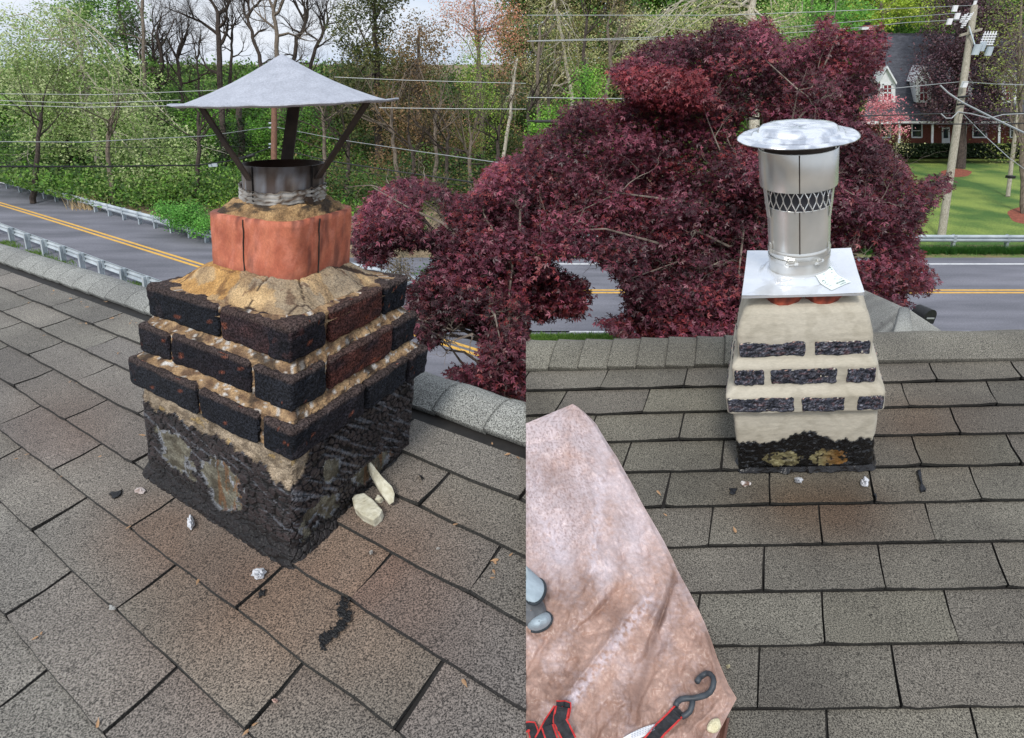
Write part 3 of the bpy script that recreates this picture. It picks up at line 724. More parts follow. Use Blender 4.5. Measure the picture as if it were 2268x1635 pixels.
for th in (-1.82, -.98):
    mb = MB(); c = qR(.629, .0935, th); t = (qR(.63, .093, th + .1) - c).normalized(); nn = (c - FR(0, 0, .629)).normalized()
    mb.tube([c - t * .012, c + t * .012], .0035, 8); mb.box(c, t * .012, nn * .007, UPR * .011); mb.build('clamp_screw', M_steel, capR)

# ------------------------------------------------------------ tar, chips, sealant on the roof
def smear(roof, pts, name, m, h=.0115, r=random.Random(2), col=S(18, 17, 18), lift=.0025):
    """bumpy flat blob with outline pts (photo grid) laid on the roof"""
    cx = sum(p[0] for p in pts) / len(pts); cy = sum(p[1] for p in pts) / len(pts); K = 5; mb = MB(); n = len(pts)
    out = []
    for i in range(n):
        (x0, y0), (x1, y1) = pts[i], pts[(i + 1) % n]
        for k in range(4): out.append((x0 + (x1 - x0) * k / 4 + r.uniform(-1, 1) * 2.6, y0 + (y1 - y0) * k / 4 + r.uniform(-1, 1) * 2.6))
    n = len(out)
    def fn(i, j):
        f = j / K; x = cx + (out[i][0] - cx) * (1 - f); y = cy + (out[i][1] - cy) * (1 - f)
        return roof.at(x, y, h + lift * math.sin(min(1, f * 1.8) * math.pi / 2) * (1 + .5 * fb(x * .3, y * .3)) - (.006 if j == 0 else 0))
    mb.grid(n, K + 1, fn, lambda i, j: col, closed_u=True); return mb
mb = MB(); rr_ = random.Random(8)
for k in range(150):
    f = rr_.random(); pth = [(762, 1330), (758, 1352), (766, 1372), (748, 1392), (728, 1408), (708, 1434)]; g_ = f * 5; i_ = min(4, int(g_)); t_ = g_ - i_
    x = pth[i_][0] * (1 - t_) + pth[i_ + 1][0] * t_ + rr_.gauss(0, 5.5); y = pth[i_][1] * (1 - t_) + pth[i_ + 1][1] * t_ + rr_.gauss(0, 5); rad = rr_.uniform(1.5, 5.2); n = 8
    rad *= 1.15
    mb.add([RL.at(x, y, .0132)] + [RL.at(x + rad * math.cos(a_ * .785) * rr_.uniform(.6, 1.3), y + rad * math.sin(a_ * .785) * rr_.uniform(.6, 1.3), .0115) for a_ in range(n)], [(0, 1 + a_, 1 + (a_ + 1) % n) for a_ in range(n)], S(20, 19, 20))
mb.build('tar_smear', M_tar, roofo)
for pts in ([(573, 1308), (590, 1304), (586, 1320), (572, 1326)], [(238, 1092), (270, 1082), (268, 1096), (250, 1106)], [(925, 1052), (938, 1056), (934, 1066)]):
    smear(RL, pts, 'tar_smear', M_tar).build('tar_smear', M_tar, roofo)
for pts in ([(2030, 1042), (2040, 1040), (2046, 1070), (2052, 1090), (2040, 1094), (2038, 1072)], [(1616, 1082), (1632, 1083), (1632, 1096), (1616, 1094)], [(1935, 1095), (1943, 1094), (1942, 1108)]):
    smear(RR, pts, 'tar_smear', M_tar, col=S(34, 36, 42)).build('tar_smear', M_tar, roofo)
# tar skirt where the chimneys meet the roof
for fr, roof, w in ((FL, RL, .208), (FR, RR, .2)):
    mb = MB(); n = 160
    def fk(i, j):
        th = 2 * math.pi * i / n; p = 14; base = fr(rsq(th, w, p) * math.cos(th), rsq(th, w, p) * math.sin(th), 0); o = fr(0, 0, 0)
        d = (base - o); k = 1 + (.03 if j == 0 else .06 + .07 * abs(fb(math.cos(th) * 6, math.sin(th) * 6, 2)))
        s, t = roof.st(o + d * k); return roof(s, t, .02 if j == 0 else .0085)
    mb.grid(n, 2, fk, lambda i, j: S(26, 23, 23), closed_u=True); mb.build('tar_skirt', M_tar if fr is FL else M_wettar, roofo)
M_chip = mat('pale mortar chip', S(190, 184, 160), S(222, 218, 198), scale=40, rough=.95, bump=.8, bscale=120, bdist=.006)
def slabobj(name, top, depthv, m, label, cat, group=None):
    mb = MB(); n = len(top); c = sum((Vector(p) for p in top), Vector()) / n
    ins = [Vector(p).lerp(c, .12) for p in top]
    nr = depthv.normalized() * -.003
    vs = [Vector(p) + depthv for p in top] + [Vector(p) for p in top] + [p + nr for p in ins] + [c + nr * 1.6]
    fs = [(i, (i + 1) % n, n + (i + 1) % n, n + i) for i in range(n)] + [(n + i, n + (i + 1) % n, 2 * n + (i + 1) % n, 2 * n + i) for i in range(n)] + [(2 * n + i, 2 * n + (i + 1) % n, 3 * n) for i in range(n)] + [tuple(range(n))[::-1]]
    mb.add(vs, fs); o = mb.build(name, m); tag(o, label, cat, group); return o
z1 = px(RL.at(826, 1130))[2]
slabobj('mortar_chip', [RL.at(x, y, .03) for x, y in ((780, 1104), (786, 1096), (806, 1092), (824, 1105), (846, 1129), (842, 1140), (826, 1153), (800, 1140), (784, 1124))], RL.n * -.022, M_chip, 'cream mortar chip lying flat beside the foot of the sooty chimney', 'mortar chip')
zz = px(RL.at(866, 1115))[2]
A = [(812, 1018, .05), (820, 1022, .05), (846, 1056, .02), (868, 1078, 0), (874, 1094, -.0), (872, 1112, -.01), (862, 1118, -.01), (846, 1096, .0), (826, 1060, .03)]
slabobj('mortar_chip', [P(x, y, zz - .02 + d) for x, y, d in A], c2w(-.6, -.2, 1).normalized() * .022, M_chip, 'long cream mortar chip leaning up against the sooty chimney wall', 'mortar chip')
slabobj('mortar_chip', [RL.at(x, y, .012) for x, y in ((830, 1108), (837, 1096), (848, 1104), (842, 1110))], RL.n * -.008, M_chip, 'tiny pale mortar crumb between the two big chips', 'mortar chip')
M_seal = mat('white sealant', S(206, 208, 212), S(235, 236, 240), scale=60, rough=.45, bump=.8, bscale=80, bdist=.005)
def dab(roof, x, y, rx, ry, label, m=M_seal, cat='sealant dab', name='sealant_dab', hh=.014):
    mb = MB(); n = 20; sd = x * .1
    def fn(i, j):
        th = 2 * math.pi * i / n; f = 1 - j / 6; r = f * (1 + .45 * fb(math.cos(th) * 1.6 + sd, math.sin(th) * 1.6))
        return roof.at(x + rx * r * math.cos(th), y + ry * r * math.sin(th), .008 + hh * (1 - f ** 2) * (1 + .8 * fb(x * .1 + r * 3 * math.cos(th), r * 3 * math.sin(th))))
    mb.grid(n, 7, fn, closed_u=True); o = mb.build(name, m); tag(o, label, cat); return o
dab(RL, 422, 1156, 9, 15, 'white sealant dab on the shingles left of the sooty chimney corner')
dab(RL, 574, 1270, 15, 13, 'largest white sealant dab, just below the sooty chimney corner')
dab(RL, 311, 1087, 12, 7, 'faded speckled sealant dab near the left foot of the sooty chimney', mat('faded sealant', S(150, 130, 120), S(200, 190, 186), scale=60), hh=.004)
dab(RL, 249, 1345, 9, 6, 'small greyish sealant dab on a shingle edge far left', mat('grey sealant', S(150, 150, 146), S(180, 180, 176), scale=60), hh=.004)
dab(RL, 822, 1224, 4.5, 5, 'small white pebble on the shingles right of the sooty chimney corner', mat('pebble', S(186, 182, 174), S(214, 210, 204), scale=30), 'pebble', 'pebble')
dab(RL, 970, 1215, 4, 3, 'pale crumb on the shingles towards the maroon maple', _M['pebble'], 'pebble', 'pebble', .006)
dab(RL, 609, 1552, 6, 5, 'pinkish pebble in the shingle joint near the bottom edge', mat('pink pebble', S(214, 176, 160), S(226, 196, 180), scale=30), 'pebble', 'pebble')
dab(RR, 1769, 1064, 10, 7, 'white sealant dab below the middle of the cream chimney')
dab(RR, 1915, 1068, 9, 11, 'white sealant dab below the right corner of the cream chimney')
dab(RR, 1651, 1071, 11, 6, 'broken whitish dab below the left corner of the cream chimney', mat('broken sealant', S(120, 96, 84), S(214, 208, 204), scale=90, lo=.45, hi=.55), hh=.005)
dab(RR, 1613, 1476, 5, 5, 'small pale leaf scrap beside the pink tarp edge', mat('scrap', S(160, 150, 120), S(190, 182, 150), scale=40), 'leaf scrap', 'leaf_scrap', .006)
# dry maple seeds lying in the shingle joints
M_seed = mat('dry seed', S(140, 106, 76), S(184, 150, 114), scale=50, rough=.9)
mb = MB()
for k in range(6):
    a = k / 5; w = .0035 * math.sin(math.pi * min(1, .15 + a)) + .0008
    mb.v += [(a * .022, -w, .001 + .0015 * math.sin(a * 3)), (a * .022, w, .001)]; mb.c += [WHITE] * 2
mb.f = [(2 * k, 2 * k + 2, 2 * k + 3, 2 * k + 1) for k in range(5)]
seed0 = mb.build('dry_seed', M_seed); tag(seed0, 'tiny tan winged seed caught on the shingles', 'seed', 'dry seeds scattered over the shingles')
spots = [(40, 1015), (55, 1008), (128, 1062), (133, 1056), (85, 1410), (92, 1400), (216, 1612), (552, 1616), (558, 1608), (1098, 1250), (1092, 1262), (1104, 1240), (1086, 1280), (1128, 1232), (440, 1283), (290, 1165), (1024, 1505), (1003, 1163), (155, 660), (180, 673), (200, 684), (120, 645), (252, 705), (230, 668), (262, 700), (290, 712), (300, 716), (310, 720), (100, 742), (190, 715), (260, 782), (168, 850), (176, 852), (137, 762), (62, 672), (50, 660), (20, 640), (85, 632), (225, 1010), (322, 965), (1090, 985), (1130, 1005), (1145, 1012), (1455, 1087), (1477, 1143), (1630, 1180)]
first = True
for (x, y) in spots + [(x + rng.normal() * 6, y + rng.normal() * 4) for x, y in spots[18:32]]:
    roof = RL if x < SEAM else RR
    o = seed0 if first else seed0.copy()
    if not first: sc.collection.objects.link(o)
    first = False
    o.location = roof.at(x, y, .012); o.rotation_euler = (random.uniform(-.3, .3), random.uniform(-.3, .3), random.uniform(0, 6.3)); k = random.uniform(.45, .85); o.scale = (k, k, k)
# ------------------------------------------------------------ tarp, glove, straps
outl = [(1165, 938), (1190, 924), (1213, 912), (1235, 903), (1251, 898), (1268, 895), (1278, 900), (1293, 912), (1308, 926), (1321, 940), (1332, 960), (1342, 976), (1353, 993), (1366, 1012), (1380, 1038), (1394, 1062), (1408, 1088), (1422, 1115), (1437, 1141), (1453, 1168), (1470, 1198), (1486, 1230), (1499, 1260), (1513, 1286), (1528, 1313), (1545, 1346), (1561, 1380), (1576, 1420), (1590, 1461), (1602, 1490), (1614, 1518), (1632, 1547), (1618, 1568), (1609, 1585), (1596, 1608), (1582, 1636), (1540, 1720), (1165, 1720)]
M_tarp = mat('dusty tarp', S(255, 255, 255), rough=.42, bump=.3, bscale=70, bdist=.004, tint=True, fine=(190, .9, 1.06), spec=.5)
def seg(x, y, x0, y0, x1, y1):
    dx, dy = x1 - x0, y1 - y0; L2 = dx * dx + dy * dy; t = max(0, min(1, ((x - x0) * dx + (y - y0) * dy) / L2)); return math.hypot(x - x0 - t * dx, y - y0 - t * dy), t, ((x - x0) * dy - (y - y0) * dx) / math.sqrt(L2)
folds = [(1496, 1275, 1447, 1420, 10, -.020), (1447, 1420, 1412, 1530, 16, -.03), (1412, 1530, 1400, 1600, 10, -.02), (1475, 1300, 1425, 1440, 22, .02), (1365, 1310, 1330, 1350, 6, -.007), (1330, 1350, 1278, 1395, 7, -.008), (1350, 1290, 1290, 1352, 26, .012), (1378, 1225, 1385, 1300, 9, -.006), (1405, 1140, 1425, 1230, 16, -.010), (1165, 985, 1300, 960, 6, -.006), (1240, 1005, 1310, 1025, 7, -.005), (1210, 1420, 1165, 1500, 12, -.014), (1290, 1410, 1370, 1390, 10, -.006), (1550, 1480, 1575, 1560, 12, -.008), (1520, 1440, 1500, 1520, 9, -.006), (1410, 1340, 1240, 1560, 16, .016), (1210, 930, 1330, 1060, 30, .01), (1340, 1560, 1320, 1640, 9, -.012), (1300, 1130, 1330, 1240, 20, .010), (1560, 1400, 1590, 1500, 10, .008)]
def tarp_h(x, y):
    h = .010 + .010 * fb(x * .011, y * .009, 3) + .014 * (.4 - abs(fb(x * .014 + y * .005, y * .008, 5, 3))) + .0055 * (.4 - abs(fb(x * .05, y * .04, 7, 3))) + .0008 * fb(x * .2, y * .2, 7, 2)
    for x0, y0, x1, y1, w, a in folds:
        d, t, _ = seg(x, y, x0, y0, x1, y1)
        if d < 3 * w: h += a * 1.25 * math.exp(-(d / w) * 1.1)
    return max(.018, h + .016)
def edge_x(y):
    for (x0, y0), (x1, y1) in zip(outl[5:], outl[6:]):
        if y0 <= y <= y1 and y1 > y0: return x0 + (x1 - x0) * (y - y0) / (y1 - y0)
    return 1582
NX, NY = 210, 300
def tarp_xy(i, j):
    y = 895 + (1720 - 895) * (j / (NY - 1)); xe = edge_x(min(y, 1719)) if y < 1547 else 1632 - (y - 1547) * (1632 - 1540) / 173
    xl = 1160
    if y < 938: xl = 1165 + (1268 - 1165) * (1 - ((y - 895) / 43.)) ** 1.0
    return xl + (xe - xl) * (i / (NX - 1)), y
def tarp_p(i, j):
    x, y = tarp_xy(i, j); h = tarp_h(x, y); e = min(1, (NX - 1 - i) / 8); h = .013 + (h - .013) * (.45 + .55 * e)
    return RR.at(x, y, h)
def tarp_c(i, j):
    x, y = tarp_xy(i, j)
    a = fb(x * .010, y * .008, 2); c = mixc(S(176, 144, 130), S(146, 116, 103), sm(-.35, .4, a))
    top = 1 - sm(1130, 1380, y - .5 * (x - 1165) * .2)
    dust = .68 * top - .02 + .5 * fb(x * .014, y * .010, 8) + .22 * fb(x * .09, y * .13, 3)
    c = mixc(c, S(212, 200, 205), max(0, min(.95, dust * 1.1)) * .75)
    sp = fb(x * .2, y * .28, 6)
    c = mixc(c, S(134, 108, 104), .55 * sm(.12, .3, sp) * sm(1360, 1290, x) * sm(1310, 1200, y) if False else .55 * sm(.12, .3, sp) * (1 - sm(1280, 1360, x)) * (1 - sm(1180, 1290, y)))
    for (x0, y0, x1, y1, w) in ((1435, 1330, 1275, 1540, 16), (1330, 1060, 1312, 1260, 14), (1210, 1160, 1240, 1230, 20), (1275, 1540, 1225, 1600, 12)):
        d, t, _ = seg(x, y, x0, y0, x1, y1)
        if d < 2 * w: c = mixc(c, S(206, 194, 200), .7 * math.exp(-(d / w) ** 2) * sm(-.5, .2, fb(x * .1, y * .1, 9)))
    for (x0, y0, x1, y1, w) in ((1496, 1280, 1447, 1420, 6), (1447, 1420, 1408, 1560, 13)):  # fold valleys painted darker, shade of the deep creases put into the colour
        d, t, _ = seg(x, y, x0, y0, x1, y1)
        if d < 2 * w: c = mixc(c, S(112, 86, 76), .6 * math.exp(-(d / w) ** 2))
    return c
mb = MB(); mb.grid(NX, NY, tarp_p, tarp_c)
b0 = len(mb.v)
for j in range(NY):
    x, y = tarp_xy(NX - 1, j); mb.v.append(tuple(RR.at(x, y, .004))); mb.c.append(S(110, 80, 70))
mb.f += [(j * NX + NX - 1, (j + 1) * NX + NX - 1, b0 + j + 1, b0 + j) for j in range(NY - 1)]
tarp = mb.build('tarp', M_tarp, smooth=True, clip='R'); tag(tarp, 'crumpled dusty pink tarp spread over the shingles in front of the cream chimney', 'tarp')
mb = MB(); mb.grid(10, 30, lambda i, j: RR.at(1575 + (i - 5) * 5 * (1 if i < 9 else .8) + (j - 15) * -.9 + 12, 1590 + j * 5, .012 + .004 * math.sin(i)), lambda i, j: S(104, 74, 64))
mb.build('turned_under_edge', M_tarp, tarp)
def TP(x, y, h=0.0): return RR.at(x, y, tarp_h(x, y) + h)
# bright pebble on the tarp corner
mb = MB(); cc = TP(1582, 1608, .006); ex = (TP(1590, 1600) - TP(1574, 1616)).normalized()
ey = RR.n.cross(ex)
mb.grid(20, 12, lambda i, j: cc + ex * .0135 * math.cos(2 * math.pi * i / 20) * math.sin(math.pi * j / 11) * (1 + .1 * math.sin(3 * 2 * math.pi * i / 20)) + ey * .009 * math.sin(2 * math.pi * i / 20) * math.sin(math.pi * j / 11) + RR.n * .007 * math.cos(math.pi * j / 11), closed_u=True)
# longer the other way
o = mb.build('pebble', mat('cream pebble', S(206, 196, 158), S(226, 218, 186), scale=60, rough=.5, bump=.5), smooth=True); tag(o, 'smooth cream pebble lying on the bottom right corner of the pink tarp', 'pebble')
# ratchet strap: black webbing, red edges
M_web = mat('black webbing', S(30, 30, 33), S(52, 52, 56), scale=90, rough=.85, bump=.5, bscale=300, bdist=.002)
M_red = mat('red webbing edge', S(176, 38, 40), S(206, 62, 58), scale=60, rough=.8)
def ribbon(mb, cl, wd, h0, side_scale=1.0, f0=-1., f1=1., hh=None):
    """cl: centreline in the photo grid, laid over the tarp"""
    n = len(cl); vs = []
    for i, (x, y) in enumerate(cl):
        x0, y0 = cl[max(i - 1, 0)]; x1, y1 = cl[min(i + 1, n - 1)]; d = math.hypot(x1 - x0, y1 - y0); nx_, ny_ = -(y1 - y0) / d, (x1 - x0) / d
        h = h0 if hh is None else hh[i]
        for f in (f0, f1): vs.append(TP(x, y, h) + (TP(x + nx_ * wd / 2 * f, y + ny_ * wd / 2 * f) - TP(x, y)) * 1.0)
    m_ = len(vs); vs += [v - RR.n * .002 for v in vs]
    fs = [(2 * i, 2 * i + 2, 2 * i + 3, 2 * i + 1) for i in range(n - 1)] + [(2 * i, m_ + 2 * i, m_ + 2 * i + 2, 2 * i + 2) for i in range(n - 1)] + [(2 * i + 1, 2 * i + 3, m_ + 2 * i + 3, m_ + 2 * i + 1) for i in range(n - 1)]
    mb.add(vs, fs)
def strap_thing(label, runs):
    (x, y) = runs[0][0][0]; root = empty('ratchet_strap', TP(x, y), label, 'strap')
    wb = MB(); ed = MB()
    for cl, w, h in runs:
        pts = []
        for (a, b) in zip(cl, cl[1:]):
            for k in range(6): pts.append((a[0] + (b[0] - a[0]) * k / 6, a[1] + (b[1] - a[1]) * k / 6))
        pts.append(cl[-1]); ribbon(wb, pts, w, h)
        ribbon(ed, pts, w, h + .0012, f0=-1.06, f1=-.80); ribbon(ed, pts, w, h + .0012, f0=.80, f1=1.06)
    wb.build('webbing', M_web, root, clip='R'); ed.build('red_edge', M_red, root, clip='R'); return root
s1 = strap_thing('black strap with red edges and a curved black steel hook on the pink tarp', [([(1506, 1572), (1486, 1593), (1462, 1616), (1440, 1642), (1405, 1690)], 30, .014)])
hk = [(1544, 1510), (1549, 1502), (1556, 1496), (1565, 1491), (1573, 1493), (1579, 1500), (1581, 1510), (1579, 1522), (1573, 1533), (1563, 1540), (1550, 1544), (1535, 1547), (1520, 1547), (1508, 1549), (1500, 1555), (1496, 1564)]
mb = MB(); mb.tube([TP(x, y, .016) for x, y in hk], .0048, 10); mb.tube([TP(x, y, .014) for x, y in ((1534, 1548), (1534, 1556), (1532, 1566), (1528, 1576), (1520, 1583), (1510, 1588))], .0046, 10)
mb.build('hook', mat('coated steel hook', S(44, 50, 56), S(64, 70, 76), scale=60, rough=.5), s1, smooth=True)
mb = MB(); mb.grid(8, 5, lambda i, j: TP(1380 + i * 11 + j * 1.5, 1634 - i * 4.6 + j * 4.5 - 4 * math.sin(i / 7 * 3.14), .012 + .003 * math.sin(i)))
tg = mb.build('care_label', M_white, s1, smooth=True)
mb = MB()
for k in range(4):
    for i in range(9):
        x = 1398 + i * 6; y = 1630 - (x - 1380) * .38 + k * 4; mb.add([TP(x, y, .018), TP(x + 4.4, y - 1.6, .018), TP(x + 4.4, y - .5, .018), TP(x, y + 1.1, .018)], [(0, 1, 2, 3)])
mb.build('label_print', mat('label print', S(150, 156, 170)), tg)
strap_thing('folded heap of black strap with red edges at the bottom left of the pink tarp', [([(1150, 1612), (1178, 1608), (1186, 1640)], 22, .012), ([(1196, 1640), (1218, 1600), (1238, 1570)], 26, .022), ([(1232, 1562), (1256, 1562), (1250, 1590)], 20, .032), ([(1246, 1566), (1240, 1596), (1262, 1640)], 30, .038), ([(1212, 1608), (1226, 1650)], 26, .045)])
# work glove at the tarp's left edge
glove = empty('work_glove', TP(1180, 1320), 'pale grey work glove with dark trimmed cuff at the left edge of the pink tarp', 'glove')
M_gl = mat('grey glove fabric', S(150, 164, 172), S(180, 194, 202), scale=20, rough=.7, bump=.4, bscale=90, bdist=.004); M_gd = mat('dark glove knit', S(92, 94, 98), S(116, 118, 120), scale=30, rough=.9, bump=.4, bscale=160, bdist=.003); M_tr = mat('dark glove trim', S(36, 44, 50), S(52, 60, 66), scale=40, rough=.7)
def ell(cx, cy, rx, ry, th, h, t0=0.): return TP(cx + rx * math.cos(th) * math.cos(t0) - ry * math.sin(th) * math.sin(t0), cy + rx * math.cos(th) * math.sin(t0) + ry * math.sin(th) * math.cos(t0), h)
# cuff: open sleeve end facing right/up
mb = MB(); mb.grid(32, 6, lambda i, j: ell(1186 - j * 9, 1310 - j * 8, 21 + j * 1.5, 29, 2 * math.pi * i / 32, .045 + .028 * math.sin(2 * math.pi * i / 32 + .6) - .001 * j, .35), closed_u=True)
mb.build('cuff', M_gl, glove, smooth=True, clip='R')
mb = MB(); mb.grid(32, 5, lambda i, j: ell(1186 - j * 3, 1310 - j * 3, 17 - j * 3, 25 - j * 5, 2 * math.pi * i / 32, .040 - j * .006, .35), closed_u=True); mb.build('cuff_lining', M_tr, glove, smooth=True, clip='R')
mb = MB(); mb.tube([ell(1186, 1310, 21, 29, 2 * math.pi * i / 32, .046 + .028 * math.sin(2 * math.pi * i / 32 + .6), .35) for i in range(33)], .0028, 8, cap=False); mb.build('cuff_trim', M_tr, glove, smooth=True, clip='R')
# hand side of the glove below
mb = MB(); mb.grid(28, 10, lambda i, j: ell(1176, 1352, 32 * math.sin(math.pi * j / 18 + .001) + 1, 40 * math.sin(math.pi * j / 18 + .001) + 1, 2 * math.pi * i / 28, .045 * math.cos(math.pi * j / 18) + .004, -.5), closed_u=True); mb.build('palm', M_gd, glove, smooth=True, clip='R')
mb = MB(); mb.grid(28, 10, lambda i, j: ell(1194, 1376, 28 * math.sin(math.pi * j / 18 + .001) + 1, 19 * math.sin(math.pi * j / 18 + .001) + 1, 2 * math.pi * i / 28, .05 * math.cos(math.pi * j / 18) + .004, -.45), closed_u=True); mb.build('finger_pad', M_gl, glove, smooth=True, clip='R')
mb = MB(); mb.tube([ell(1194, 1377, 29, 20, th, .012, -.45) for th in [k * .12 - .9 for k in range(30)]], .003, 8); mb.build('palm_trim', M_tr, glove, smooth=True, clip='R')

#@@BACKGROUND
# ------------------------------------------------------------ guardrails
def rail_prof(mb, pts, hgt, depth_dir, h0=.42):
    prof = [(-.16, 0), (-.155, .03), (-.10, .075), (-.05, .075), (-.01, .02), (.01, .02), (.05, .075), (.10, .075), (.155, .03), (.16, 0)]
    vs = []
    for p in pts:
        for (z, d) in prof: vs.append(Vector((p.x, p.y, 0)) + depth_dir * d + UPZ * (hgt - .16 + z))
    n = len(prof); mb.add(vs, [(i * n + j, (i + 1) * n + j, (i + 1) * n + j + 1, i * n + j + 1) for i in range(len(pts) - 1) for j in range(n - 1)])
UPZ = Vector((0, 0, 1))
def guardrail(label, pxpts, hgt, posts, side, up, post_w=.14, group='guardrails along the road'):
    global UPZ
    UPZ = up / up.z
    pts = [gp(*p) for p in pxpts]; root = empty('guardrail', pts[0], label, 'guardrail', group)
    d = (pts[-1] - pts[0]).normalized(); nd = Vector((-d.y, d.x, 0)) * side
    mb = MB(); fine = []
    for a, b in zip(pts, pts[1:]):
        for k in range(6): fine.append(a.lerp(b, k / 6))
    fine.append(pts[-1]); rail_prof(mb, fine, hgt, nd); mb.build('rail', M_rail, root)
    for (x, y) in posts:
        p = gp(x, y); mb = MB(); w = post_w
        mb.box(p - nd * .07 + UPZ * (hgt - .02) / 2, d * .02, nd * w, UPZ * (hgt + .02)); mb.box(p - nd * .07 - nd * w / 2 + UPZ * (hgt - .02) / 2, d * w * .75, nd * .015, UPZ * (hgt + .02)); mb.box(p - nd * .07 + nd * w / 2 + UPZ * (hgt - .02) / 2, d * w * .75, nd * .015, UPZ * (hgt + .02))
        mb.box(p - nd * .0 + UPZ * (hgt - .16), d * w * .9, nd * .09, UPZ * .3)
        mb.build('post', M_rail, root)
    return root
far = [(-60, 404), (0, 413), (50, 428), (150, 453), (275, 488), (350, 508), (468, 541), (640, 588), (838, 630), (982, 668), (1110, 706)]
def along(pp, x):
    for (x0, y0), (x1, y1) in zip(pp, pp[1:]):
        if x0 <= x <= x1: return y0 + (y1 - y0) * (x - x0) / (x1 - x0)
guardrail('long grey guardrail on the far side of the road, before the woods', far, .62, [(x, along(far, x) + 1) for x in (15, 43, 70, 97, 123, 151, 178, 210, 241, 273, 308, 342, 378, 418, 455, 860, 940, 1010)], -1, UPL)
near = [(-40, 510), (0, 523), (65, 549), (150, 581), (235, 615), (340, 655), (460, 700)]
guardrail('grey guardrail on the near side of the road, its posts facing the grey ridge', near, .66, [(x, along(near, x)) for x in (-6, 32, 68, 105, 146, 188, 231, 280, 330)], 1, UPL, post_w=.17)
guardrail('short length of pale guardrail at the far left bend of the road', [(-60, 375), (0, 374), (36, 380), (44, 388)], .55, [(5, 376), (30, 381)], -1, UPL)
rr = [(1190, 548), (1500, 548), (1900, 548), (2700, 550)]
guardrail('long pale guardrail between the lawn and the road, behind the maroon maple', rr, .58, [(x, 549) for x in (1212, 1310, 1840, 1990, 2112, 2230, 2350)], -1, UPR)

# ------------------------------------------------------------ foliage
CAMn = np.array(CAM); 
def rays(X, Y):
    x = (X - CX) / F; y = (Y - CY) / F
    return np.stack([x, cp - y * sp, -sp - y * cp], -1)
def pts_px(X, Y, D): return CAMn + rays(X, Y) * D[:, None]
def leafmesh(name, m, pos, size, cols, parent, rs, star=False, up=.5, droop=.0, cull=None, aspect=.6):
    n = len(pos)
    nrm = rs.normal(size=(n, 3)); nrm /= np.linalg.norm(nrm, axis=1)[:, None]; nrm[:, 2] = np.abs(nrm[:, 2]) + up; nrm[:, 1] -= .35; nrm /= np.linalg.norm(nrm, axis=1)[:, None]
    t = rs.normal(size=(n, 3)); t[:, 2] -= droop; t -= nrm * (t * nrm).sum(1)[:, None]; t /= np.linalg.norm(t, axis=1)[:, None]; b = np.cross(nrm, t)
    s = (size if not hasattr(size, '__len__') else np.asarray(size)[:, None]) * rs.uniform(.65, 1.3, n)[:, None]
    V = []; C = []
    if star:
        for ang, ln in ((-.95, .85), (0, 1.0), (.95, .85)):
            d = t * math.cos(ang) + b * math.sin(ang); e = b * math.cos(ang) - t * math.sin(ang)
            V.append(np.stack([pos, pos + (d * .5 + e * .17) * s * ln + nrm * s * .05, pos + d * s * ln - nrm * s * .12, pos + (d * .5 - e * .17) * s * ln + nrm * s * .05], 1))
            C.append(np.repeat(cols[:, None, :], 4, 1))
        V = np.concatenate(V, 0); C = np.concatenate(C, 0)
    else:
        V = np.stack([pos - t * s * .5, pos + b * s * .5 * aspect, pos + t * s * .5 + nrm * s * .08, pos - b * s * .5 * aspect], 1); C = np.repeat(cols[:, None, :], 4, 1)
    V = V.reshape(-1, 3); C = C.reshape(-1, 3); C = np.concatenate([C, np.ones((len(C), 1))], 1)
    return fastmesh(name, V, np.arange(len(V)).reshape(-1, 4), C, m, parent)
def crown_leaves(blobs, per_clump, rs, cols, sg=(.35, .35, .2), seam=None, hole=None, dens=1.0, shell=.35):
    """blobs: (x, y, rx, ry, depth, ddepth, nclumps[, colour weight]) in the photo grid at real distances"""
    PP = []; CC = []; cols = np.array([c[:3] for c in cols])
    for bl in blobs:
        x, y, rx, ry, D, dD, nc = bl[:7]; nc = int(nc * dens)
        v = rs.normal(size=(nc, 3)); v /= np.linalg.norm(v, axis=1)[:, None]; r = rs.uniform(shell, 1, nc) ** .5; v *= r[:, None]
        X = x + rx * v[:, 0]; Y = y + ry * v[:, 1]; Dp = D + dD * v[:, 2]
        gdn = CAM.z / np.maximum(.02, sp + cp * (Y - CY) / F) ; Dp = np.minimum(Dp, np.where(Y > 130, gdn * .985, 999))
        c0 = pts_px(X, Y, Dp); k = rs.integers(0, len(cols), nc); f = rs.uniform(.62, 1.25, nc)
        if len(bl) > 7: k = np.where(rs.random(nc) < .7, bl[7], k)
        n = rs.poisson(per_clump, nc) + 1
        idx = np.repeat(np.arange(nc), n); off = rs.normal(size=(len(idx), 3)) * np.array(sg)
        PP.append(c0[idx] + off); cc = cols[k[idx]] * (f[idx] * rs.uniform(.8, 1.2, len(idx)))[:, None]; CC.append(cc)
    P_ = np.concatenate(PP); C_ = np.concatenate(CC)
    d = P_ - CAMn; z = d[:, 1] * cp - d[:, 2] * sp; X = CX + F * d[:, 0] / z; Y = CY + F * (-d[:, 1] * sp - d[:, 2] * cp) / z
    keep = (P_[:, 2] > .05)
    if seam == 'L': keep &= X < SEAM + 6
    if seam == 'R': keep &= X > SEAM - 6
    if hole is not None: keep &= ~hole(X, Y)
    return P_[keep], C_[keep], X[keep], Y[keep]
